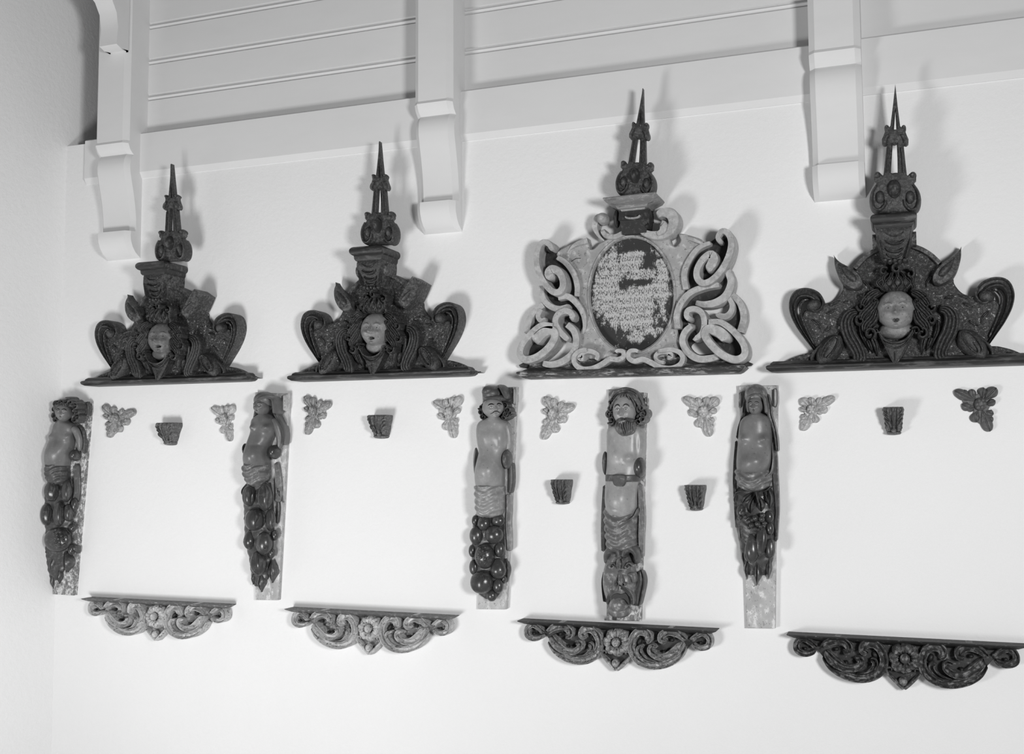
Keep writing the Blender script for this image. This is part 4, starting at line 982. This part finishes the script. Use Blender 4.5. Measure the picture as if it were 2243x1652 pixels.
# --- C2: brown hooded woman
def fig2():
    M = Map(500, 830, 3.24)
    fig(M, (270, 1575), 'brown carved half-length woman in a smooth hood above hanging fruit')
    board(M, (188, 96), (432, 103), (352, 1572), (192, 1570), BOARDP)
    b = loftbody(M, [(246, 222, 296, .028, .045), (264, 198, 318, .036, .042), (290, 168, 345, .042, .04), (330, 158, 360, .044, .04), (380, 156, 350, .044, .04), (430, 140, 325, .048, .042), (490, 122, 308, .056, .046), (550, 113, 304, .062, .048), (600, 113, 306, .060, .047), (640, 130, 296, .050, .044), (662, 170, 260, .03, .04)],
                 [(178, 345, 20, 22, .010), (275, 350, 24, 24, .014), (195, 545, 66, 60, .011), (225, 470, 60, 12, -.002)])
    hd = headat(M, 246, 196, 54, 62, .062, .042, yaw=-4, tilt=0, chin=.2)
    arm = limb(M, [(305, 285, 20, .05), (338, 320, 26, .045), (360, 385, 25, .04), (366, 450, 22, .036), (356, 500, 14, .036)])
    body = mk('body', *join([b, hd.mesh(), arm]), SKIN2, sharp=80)
    hd.eyes(body, LIP, bw=.03, size=.85)
    hd.stroke('lips', [(-.15, -.48), (0, -.44), (.15, -.48)], .03, .001, LIP, body)
    
    hd2 = headat(M, 256, 160, 76, 74, .045, .046)
    v, f = hd2.mesh(32, 24)
    hood = blob('hood', M, 260, 152, 78, 62, .050, .046, SKIN2)
    ribbon('hood_edge', M, [(196, 235, 10), (190, 180, 12), (212, 138, 12), (255, 128, 12), (300, 142, 12), (312, 190, 12), (315, 250, 11)], 12, .03, .098, SKIN2, 'dome', parent=hood)
    ribbon('veil', M, [(325, 170, 16), (330, 230, 18), (350, 280, 16), (380, 340, 14), (392, 400, 12), (388, 470, 10)], 14, .012, .048, SKIN2, 'groove', parent=hood)
    ribbon('veil', M, [(192, 170, 10), (186, 230, 12), (172, 300, 8)], 10, .012, .05, SKIN2, 'dome', parent=hood)
    blob('arm_stump', M, 332, 520, 33, 52, .045, .034, FRUIT); blob('arm_stump', M, 120, 500, 10, 42, .030, .02, FRUIT)
    d = loftbody(M, [(602, 112, 310, .064, .046), (625, 103, 313, .069, .046), (660, 104, 312, .068, .046), (705, 116, 308, .060, .046), (745, 145, 275, .045, .044), (765, 180, 240, .025, .04)], folds=(.0045, .024, .014))
    mk('loin_cloth', *d, CLOTH, sharp=80)
    sidecloth(M, [(335, 590, 16), (345, 660, 20), (350, 740, 24), (352, 820, 24), (345, 880, 20)], 20, .042, CLOTH)
    sidecloth(M, [(345, 860, 16), (348, 930, 18), (342, 1030, 12)], 16, .036, LEAFM, 'leaf')
    massback(M, [(735, 130, 310, .03, .02), (830, 110, 325, .036, .02), (1000, 115, 335, .036, .02), (1150, 120, 330, .034, .02), (1280, 150, 320, .028, .018), (1400, 165, 300, .02, .016), (1470, 190, 250, .012, .014)], LEAFM)
    fruits(M, [(150, 832, 54, 82, .058, 'ribs'), (262, 838, 60, 102, .066, 'pod'), (188, 1000, 78, 86, .062, 'ribs'), (302, 1000, 38, 78, .052, 'pod'), (150, 1142, 44, 70, .052, 'pear'), (255, 1168, 62, 84, .064), (333, 1110, 25, 38, .040), (308, 1238, 25, 36, .042), (214, 1312, 62, 88, .062, 'pod', .2)])
    leaves(M, [([(115, 740, 16), (92, 800, 26), (105, 865, 14)], 22, .05), ([(125, 840, 18), (118, 890, 20), (128, 915, 10)], 18, .05), ([(125, 940, 18), (110, 990, 22), (120, 1040, 12)], 18, .05), ([(175, 1215, 22), (152, 1290, 30), (170, 1365, 18)], 26, .05), ([(290, 1290, 30), (292, 1370, 48), (285, 1455, 16)], 40, .055), ([(215, 1380, 36), (212, 1440, 46), (210, 1520, 14)], 40, .052), ([(175, 1360, 18), (165, 1410, 24), (155, 1465, 10)], 20, .045), ([(320, 740, 14), (350, 800, 20), (370, 880, 10)], 18, .04)])
    roll(M, 400, 170, 22, 62, BOARDP, .036)
fig2()

# --- C3: moustached man in a cap
def fig3():
    M = Map(1000, 820, 3.117)
    fig(M, (245, 1605), 'carved half-length man with moustache and soft cap above round fruit')
    bd = board(M, (176, 84), (414, 86), (338, 1606), (147, 1604), BOARDP)
    slab('painted_panel', [[M(*p, .022) for p in ((185, 92), (385, 90), (372, 310), (180, 310))]], .01, .0225, BOARDD, .001, parent=bd)
    b = loftbody(M, [(292, 222, 300, .030, .045), (308, 190, 325, .036, .042), (322, 160, 348, .042, .04), (350, 140, 370, .046, .04), (400, 135, 378, .047, .04), (470, 142, 372, .048, .04), (530, 152, 345, .050, .042), (590, 142, 332, .056, .044), (660, 130, 332, .062, .046), (730, 128, 332, .060, .046), (780, 140, 322, .050, .044), (800, 170, 290, .03, .04)],
                 [(195, 430, 42, 50, .006), (290, 440, 40, 50, .006), (225, 655, 78, 75, .012), (270, 480, 18, 40, -.003), (170, 440, 14, 60, -.004), (335, 400, 10, 70, -.004), (192, 697, 8, 8, -.006)])
    hd = headat(M, 248, 232, 72, 74, .062, .046, yaw=33, tilt=4, chin=.25, nose=1.2, fs=1.3)
    arm = limb(M, [(325, 335, 20, .05), (346, 375, 26, .048), (356, 440, 26, .044), (358, 500, 22, .042), (352, 540, 14, .042)])
    body = mk('body', *join([b, hd.mesh(), arm]), SKIN3, sharp=80)
    hd.eyes(body, INK, bw=.06, size=1.05)
    hd.stroke('moustache', [(-.52, -.52), (-.3, -.44), (-.1, -.33), (0, -.36), (.1, -.33), (.3, -.42), (.5, -.50)], .06, .003, INK, body)
    cp = blob('cap', M, 250, 135, 72, 58, .056, .048, CLOTHD, .05)
    ribbon('cap_brim', M, [(180, 178, 12, .085), (205, 160, 14, .100), (250, 158, 18, .108), (295, 160, 24, .104), (325, 165, 16, .085)], 18, .03, .10, CLOTHD, 'dome', parent=cp)
    ribbon('cap_fold', M, [(275, 72, 12, .085), (295, 95, 14, .1), (318, 140, 16, .095), (330, 172, 12, .08)], 14, .03, .095, CLOTHD, 'dome', parent=cp)
    blob('cap_crown', M, 225, 118, 48, 42, .070, .040, CLOTHD, .4, parent=cp)
    hr = ribbon('hair', M, [(182, 195, 16), (168, 240, 22), (172, 290, 18)], 20, .02, .05, HAIRM, 'dome')
    for u, v, r in ((165, 225, 24), (165, 260, 26), (178, 290, 22), (325, 215, 24), (345, 245, 26), (335, 272, 28), (318, 292, 22), (365, 265, 18)):
        curl('lock', M, u, v, r, .02, .062, HAIRM, hr, 1.5, 1 if u < 250 else -1, v*.07)
    e = blob('arm_stump', M, 347, 580, 30, 66, .050, .034, CLOTHD); blob('arm_stump', M, 134, 600, 12, 100, .030, .024, SKIN3)
    sidecloth(M, [(366, 600, 18), (368, 680, 20), (366, 750, 20), (360, 815, 14)], 18, .046, CLOTHD, 'dome')
    d = loftbody(M, [(762, 126, 336, .062, .046), (790, 124, 338, .066, .046), (850, 127, 337, .066, .046), (915, 130, 332, .062, .046), (955, 142, 318, .05, .044), (975, 180, 280, .03, .04)], folds=(.0042, .024, .016))
    mk('loin_cloth', *d, CLOTHP, sharp=80)
    sidecloth(M, [(352, 815, 16), (355, 920, 18), (350, 1010, 18), (355, 1110, 18), (358, 1210, 14)], 17, .040, CLOTHP)
    massback(M, [(955, 130, 320, .03, .02), (1050, 110, 330, .036, .02), (1250, 105, 335, .036, .02), (1400, 115, 330, .034, .02), (1480, 140, 305, .026, .018), (1530, 190, 270, .014, .016)], LEAFM)
    fruits(M, [(128, 1000, 24, 38, .045), (188, 1020, 46, 50, .060), (286, 1000, 46, 42, .056), (135, 1102, 48, 64, .055), (258, 1096, 66, 64, .066), (108, 1206, 26, 44, .042), (194, 1242, 72, 88, .062), (296, 1196, 36, 52, .054), (120, 1318, 34, 58, .046, 'ribs'), (285, 1326, 54, 72, .058, 'pear'), (172, 1422, 84, 84, .064, 'ribs'), (284, 1446, 38, 50, .050), (240, 1512, 36, 40, .045), (325, 1400, 18, 30, .034)])
    seeds(M, 180, 1235, 46, .094, 12, 1.35, .22)
    leaves(M, [([(110, 1270, 14), (98, 1320, 18), (95, 1365, 10)], 16, .05), ([(330, 1260, 14), (345, 1330, 18), (335, 1425, 10)], 16, .036)])
    roll(M, 398, 150, 16, 60, BOARDP, .034)
fig3()

# --- C4: bearded man over a gaping mask
def fig4():
    M = Map(1280, 830, 3.004)
    fig(M, (255, 1598), 'carved bearded man with a belt above a gaping grotesque mask')
    board(M, (158, 68), (408, 92), (372, 1594), (145, 1590), BOARD)
    b = loftbody(M, [(290, 215, 330, .030, .045), (306, 190, 350, .038, .042), (322, 162, 380, .044, .04), (350, 148, 402, .047, .04), (420, 147, 410, .049, .04), (500, 148, 405, .050, .04), (560, 146, 385, .050, .04), (620, 142, 374, .050, .042), (680, 140, 358, .052, .043), (760, 137, 350, .060, .045), (830, 139, 348, .062, .046), (890, 155, 340, .054, .044), (930, 195, 300, .035, .042)],
                 [(215, 505, 34, 30, .006), (298, 525, 26, 26, .012), (245, 780, 80, 80, .010), (260, 420, 8, 60, -.003), (218, 857, 7, 7, -.006), (345, 430, 10, 70, -.004)])
    hd = headat(M, 266, 215, 76, 112, .064, .050, yaw=2, tilt=2, chin=.2, nose=1.3, fs=1.3)
    body = mk('body', *join([b, hd.mesh()]), SKIN4, sharp=80)
    hd.eyes(body, INK, bw=.035, size=1.05, bh=.32)
    hr = ribbon('hair', M, [(195, 300, 18), (178, 240, 24), (185, 170, 28), (215, 110, 32), (262, 88, 34), (315, 105, 34), (355, 160, 30), (370, 230, 28), (365, 285, 20)], 28, .02, .066, HAIRG, 'ridges')
    for i in range(7):
        a = -1+2*i/6
        ribbon('lock', M, [(264+a*12, 92, 10, .095), (264+a*50, 102+a*a*14, 14, .104), (264+a*88, 140+a*a*30, 14, .092), (264+a*100, 190+a*a*20, 10, .078)], 12, .04, .09, HAIRG, 'tube', parent=hr)
    for u, v, r in ((172, 200, 28), (165, 235, 28), (170, 270, 28), (368, 195, 30), (382, 230, 28), (372, 262, 30), (352, 285, 24), (318, 125, 24), (185, 150, 26)):
        curl('lock', M, u, v, r*1.1, .02, .078, HAIRG, hr, 1.4, 1 if u < 260 else -1, v*.06)
    bd = blob('beard', M, 268, 320, 64, 64, .074, .030, HAIRG)
    for i in range(9):
        a = -1+2*i/8
        ribbon('beard_lock', M, [(268+a*58, 272+abs(a)*4, 10, .108-abs(a)*.012), (268+a*56-5, 310, 12, .120-abs(a)*.022), (268+a*46+5, 345, 11, .116-abs(a)*.022), (268+a*26, 380-abs(a)*12, 8, .1)], 11, .06, .11, HAIRG, 'tube', parent=bd)
    for sg in (-1, 1):
        ribbon('moustache', M, [(262, 262, 9, .122), (262+sg*30, 268, 12, .120), (262+sg*58, 282, 9, .104)], 10, .08, .118, HAIRG, 'ridges', parent=bd)
    blob('arm_stump', M, 138, 555, 17, 78, .035, .028, CLOTHD); blob('arm_stump', M, 366, 582, 38, 70, .055, .038, FRUIT)
    d = loftbody(M, [(630, 138, 376, .054, .042), (640, 138, 378, .056, .042), (665, 138, 374, .056, .042), (676, 140, 370, .054, .042)])
    bl = mk('belt', *d, CLOTHD, sharp=40)
    slab('belt_tab', [outline(M, [(188, 632), (265, 632), (272, 670), (260, 705), (230, 722), (198, 705), (185, 672)], .104, 5)], .06, .104, CLOTHD, .004, parent=bl)
    ribbon('cloth_edge', M, [(142, 850, 6, .06), (165, 900, 8, .09), (215, 936, 9, .104), (270, 936, 9, .104), (320, 905, 8, .09), (348, 850, 6, .06)], 8, .03, .1, CLOTH, 'tube')
    d = loftbody(M, [(845, 130, 352, .044, .042), (890, 130, 352, .052, .044), (940, 132, 350, .064, .046), (1000, 136, 348, .066, .046), (1060, 142, 346, .062, .046), (1110, 150, 342, .052, .044), (1135, 170, 320, .03, .04)], folds=(.0042, .026, .020))
    mk('loin_cloth', *d, CLOTH, sharp=80)
    sidecloth(M, [(365, 690, 16), (372, 800, 20), (376, 920, 22), (372, 1040, 20), (374, 1180, 14)], 20, .042, CLOTHP)
    sidecloth(M, [(128, 700, 8), (122, 850, 12), (120, 1000, 14), (120, 1140, 12)], 12, .040, CLOTHP)
    # mask
    hm = headat(M, 236, 1330, 112, 205, .045, .058, yaw=0, chin=.05, nose=1.8, cheek=1.6, openm=.5, fs=1.2)
    mk_ = mk('grotesque_mask', *hm.mesh(), CLOTH, sharp=80)
    for sg, cu in ((-1, 180), (1, 275)):
        ribbon('brow_curl', M, [(236+sg*95, 1225, 18, .07), (236+sg*98, 1165, 24, .078), (236+sg*70, 1125, 30, .088), (236+sg*28, 1125, 30, .094), (236+sg*14, 1165, 24, .096), (236+sg*38, 1172, 16, .096)], 26, .03, .09, CLOTHD, 'dome', parent=mk_)
        blob('eye', M, 236+sg*52-6, 1238, 22, 15, .098, .012, CLOTH, parent=mk_); blob('pupil', M, 236+sg*52-6, 1236, 8, 8, .108, .006, INK, parent=mk_)
        ribbon('eyelid', M, [(236+sg*20, 1248, 6, .104), (236+sg*50, 1215, 9, .104), (236+sg*84, 1238, 6, .092)], 8, .07, .10, CLOTH, 'tube', parent=mk_)
        ribbon('frown', M, [(232+sg*12, 1180, 8, .1), (232+sg*22, 1220, 10, .108), (232+sg*12, 1255, 6, .11)], 9, .07, .105, CLOTH, 'tube', parent=mk_)
        curl('nostril', M, 230+sg*24, 1352, 20, .08, .118, CLOTH, mk_, 1.2, sg, 1.5)
        ribbon('moustache', M, [(232, 1372, 10, .112), (232+sg*34, 1388, 13, .110), (232+sg*72, 1430, 13, .100), (232+sg*82, 1490, 9, .088)], 12, .06, .105, CLOTH, 'ridges', parent=mk_)
        ribbon('cheek', M, [(236+sg*40, 1285, 14, .096), (236+sg*72, 1300, 22, .094), (236+sg*84, 1350, 16, .085)], 18, .05, .095, CLOTH, 'dome', parent=mk_)
    ribbon('nose', M, [(231, 1255, 12, .106), (230, 1300, 17, .118), (230, 1340, 24, .126), (230, 1365, 18, .120)], 18, .07, .12, CLOTH, 'dome', parent=mk_)
    slab('mouth', [outline(M, [(178, 1490), (182, 1430), (210, 1412), (240, 1418), (270, 1410), (290, 1440), (296, 1490), (260, 1450), (205, 1455)], .104, 4)], .08, .1045, INK, .001, parent=mk_)
    blob('tongue_ball', M, 226, 1486, 62, 56, .088, .036, CLOTH, parent=mk_)
    blob('jaw', M, 230, 1525, 80, 48, .070, .042, CLOTH, parent=mk_)
    ribbon('ear_wing', M, [(365, 1262, 14), (372, 1330, 26), (355, 1420, 28), (345, 1500, 18)], 24, .01, .052, CLOTHD, 'groove')
    ribbon('ear_wing', M, [(132, 1265, 10), (124, 1330, 14), (128, 1400, 16), (134, 1475, 12)], 14, .01, .045, CLOTHD, 'groove')
    mk('board_slot', *boxm(M(184, 1570, .02)[0], M(212, 1570, .02)[0], -.0215, -.012, M(200, 1588, .02)[1], M(200, 1548, .02)[1]), INK, sharp=30)
    roll(M, 405, 165, 14, 45, BOARD, .034)
fig4()

# --- C5: grey veiled woman over grapes
def fig5():
    M = Map(1570, 820, 2.898)
    fig(M, (285, 1612), 'grey carved veiled woman above grapes and leaves on a long pale board')
    board(M, (137, 72), (389, 70), (370, 1615), (190, 1612), BOARDP)
    b = loftbody(M, [(240, 222, 280, .026, .045), (256, 200, 302, .036, .042), (274, 170, 328, .042, .04), (305, 148, 345, .046, .04), (360, 138, 351, .048, .04), (430, 134, 353, .049, .04), (500, 128, 351, .052, .042), (560, 125, 347, .058, .044), (605, 128, 338, .056, .044), (636, 150, 312, .042, .042), (650, 190, 275, .025, .04)],
                 [(172, 412, 26, 24, .010), (300, 415, 26, 24, .013), (240, 545, 76, 60, .009)])
    hd = headat(M, 246, 200, 54, 62, .064, .042, yaw=-2, chin=.25, nose=1.1, fs=1.3)
    body = mk('body', *join([b, hd.mesh()]), SKIN5, sharp=80)
    hd.eyes(body, INK, bw=.03, size=1.0)
    hd.stroke('lips', [(-.16, -.48), (0, -.44), (.16, -.48)], .03, .001, LIP, body)
    vl = blob('veil', M, 250, 135, 74, 74, .048, .046, CLOTH)
    ribbon('veil_edge', M, [(196, 245, 9), (192, 190, 12), (205, 142, 14), (250, 128, 14), (290, 142, 14), (304, 195, 12), (308, 250, 10)], 12, .03, .100, CLOTH, 'dome', parent=vl)
    ribbon('veil_fall', M, [(315, 120, 12), (328, 190, 16), (336, 260, 16), (360, 330, 13), (376, 410, 11), (384, 490, 8)], 14, .012, .052, CLOTH, 'groove', parent=vl)
    ribbon('veil_fall', M, [(186, 130, 10), (176, 200, 12), (166, 260, 10), (140, 340, 9), (126, 410, 6)], 11, .012, .048, CLOTH, 'groove', parent=vl)
    sidecloth(M, [(362, 400, 8), (370, 520, 14), (372, 640, 17), (380, 760, 15), (384, 870, 12), (378, 960, 12), (376, 1060, 8)], 14, .044, CLOTH)
    sidecloth(M, [(122, 420, 6), (114, 540, 9), (110, 680, 10), (116, 820, 10), (125, 980, 8)], 9, .044, CLOTH)
    d = loftbody(M, [(600, 120, 352, .044, .042), (630, 116, 354, .054, .044), (665, 122, 352, .066, .046), (700, 135, 342, .064, .046), (728, 160, 320, .052, .044), (745, 200, 290, .03, .04)], folds=(.0042, .022, .022))
    mk('loin_cloth', *d, CLOTH, sharp=80)
    ribbon('cloth_edge', M, [(348, 430, 5, .055), (354, 540, 7, .06), (340, 620, 9, .08), (300, 655, 8, .098)], 8, .03, .08, CLOTH, 'tube')
    massback(M, [(720, 130, 350, .03, .02), (800, 116, 370, .036, .022), (950, 122, 372, .038, .022), (1080, 145, 370, .036, .02), (1180, 160, 355, .028, .018), (1270, 185, 320, .016, .016)], LEAFM)
    leaves(M, [([(130, 740, 12), (112, 790, 20), (118, 850, 12)], 18, .052), ([(225, 750, 26), (180, 790, 34), (148, 835, 16)], 30, .086), ([(235, 770, 28), (210, 830, 40), (205, 905, 16)], 34, .096), ([(255, 770, 28), (275, 830, 38), (272, 890, 16)], 32, .094), ([(320, 720, 18), (335, 790, 30), (325, 880, 14)], 24, .070), ([(290, 740, 16), (310, 790, 20), (330, 850, 10)], 18, .075), ([(140, 920, 20), (148, 1000, 28), (150, 1085, 12)], 24, .056), ([(180, 960, 14), (178, 1030, 18), (160, 1085, 10)], 16, .06), ([(195, 1170, 22), (182, 1240, 26), (185, 1310, 10)], 22, .058), ([(250, 1180, 34), (252, 1270, 40), (245, 1350, 12)], 36, .062), ([(330, 1170, 18), (325, 1240, 24), (322, 1308, 10)], 22, .056), ([(160, 1100, 12), (165, 1160, 18), (170, 1220, 10)], 16, .045), ([(365, 950, 10), (372, 1010, 14), (375, 1065, 8)], 12, .045)])
    ribbon('stem', M, [(110, 760, 6), (150, 742, 8), (230, 740, 9), (300, 742, 8), (345, 710, 6)], 8, .03, .078, LEAFM, 'tube')
    ribbon('stem', M, [(245, 742, 6), (252, 775, 7), (262, 820, 5)], 6, .05, .104, LEAFM, 'tube')
    for u, v, r in ((205, 935, 19), (245, 915, 22), (285, 920, 20), (222, 960, 18), (258, 950, 20), (290, 895, 18), (205, 970, 15), (240, 982, 17), (275, 965, 17), (180, 905, 18), (165, 880, 18), (150, 910, 16), (300, 945, 15), (225, 925, 17), (262, 985, 14)):
        blob('grape', M, u, v, r, r, .082+.006*math.sin(u), .014, FRUIT)
    fruits(M, [(332, 905, 30, 40, .058), (338, 980, 26, 42, .054), (222, 1105, 44, 92, .066, 'pear'), (283, 1060, 38, 98, .068, 'pod', -.12), (340, 1105, 32, 68, .058, 'ribs'), (155, 870, 26, 44, .056), (205, 1150, 34, 40, .06)])
    roll(M, 376, 148, 18, 62, BOARDP, .040); roll(M, 145, 165, 12, 50, BOARDP, .040)
fig5()

# --- C6: figure cut by the right edge of the picture
def fig6():
    M0 = Map(1280, 830, 3.004)
    ref = M0(262, 1590, .02); M = Map(1280, 830, 3.004, ref, (.412, ref[1]-.005))
    fig(M, (255, 1598), 'carved figure with curled hair partly cut off by the right edge')
    board(M, (158, 78), (408, 78), (372, 1594), (160, 1594), BOARD)
    b = loftbody(M, [(290, 215, 330, .030, .045), (322, 162, 380, .044, .04), (350, 152, 392, .047, .04), (500, 152, 390, .050, .04), (620, 146, 370, .052, .042), (760, 142, 360, .060, .045), (830, 145, 350, .060, .046), (890, 165, 330, .05, .044)], [(215, 505, 34, 30, .006), (298, 525, 26, 26, .008), (245, 780, 80, 80, .010)])
    hd = headat(M, 266, 215, 74, 90, .064, .050, yaw=0, chin=.2, nose=1.2)
    body = mk('body', *join([b, hd.mesh()]), SKIN3, sharp=80)
    hd.eyes(body)
    hr = blob('hair', M, 266, 150, 92, 62, .045, .05, HAIRM)
    for u, v, r in ((165, 215, 30), (160, 255, 32), (172, 290, 28), (370, 215, 30), (378, 255, 32), (360, 290, 26), (190, 160, 30), (345, 160, 30), (230, 110, 28), (300, 110, 28)):
        curl('lock', M, u, v, r, .02, .07, HAIRM, hr, 1.5, 1 if u < 260 else -1, v*.06)
    blob('arm_stump', M, 145, 560, 30, 72, .045, .036, SWM); blob('arm_stump', M, 372, 570, 30, 70, .045, .036, SWM)
    d = loftbody(M, [(845, 138, 352, .05, .042), (940, 136, 352, .066, .046), (1060, 142, 346, .064, .046), (1130, 165, 325, .04, .04)], folds=(.0042, .026, .02))
    mk('loin_cloth', *d, CLOTHD, sharp=80)
    sidecloth(M, [(135, 640, 10), (130, 800, 16), (134, 960, 16), (140, 1100, 12)], 16, .045, CLOTHD)
    fruits(M, [(185, 1200, 56, 62, .058), (290, 1195, 56, 62, .058), (235, 1310, 76, 80, .062, 'ribs'), (170, 1400, 40, 50, .05), (290, 1410, 46, 56, .052), (235, 1480, 46, 56, .05)])
    roll(M, 405, 165, 14, 45, BOARD, .034)
fig6()
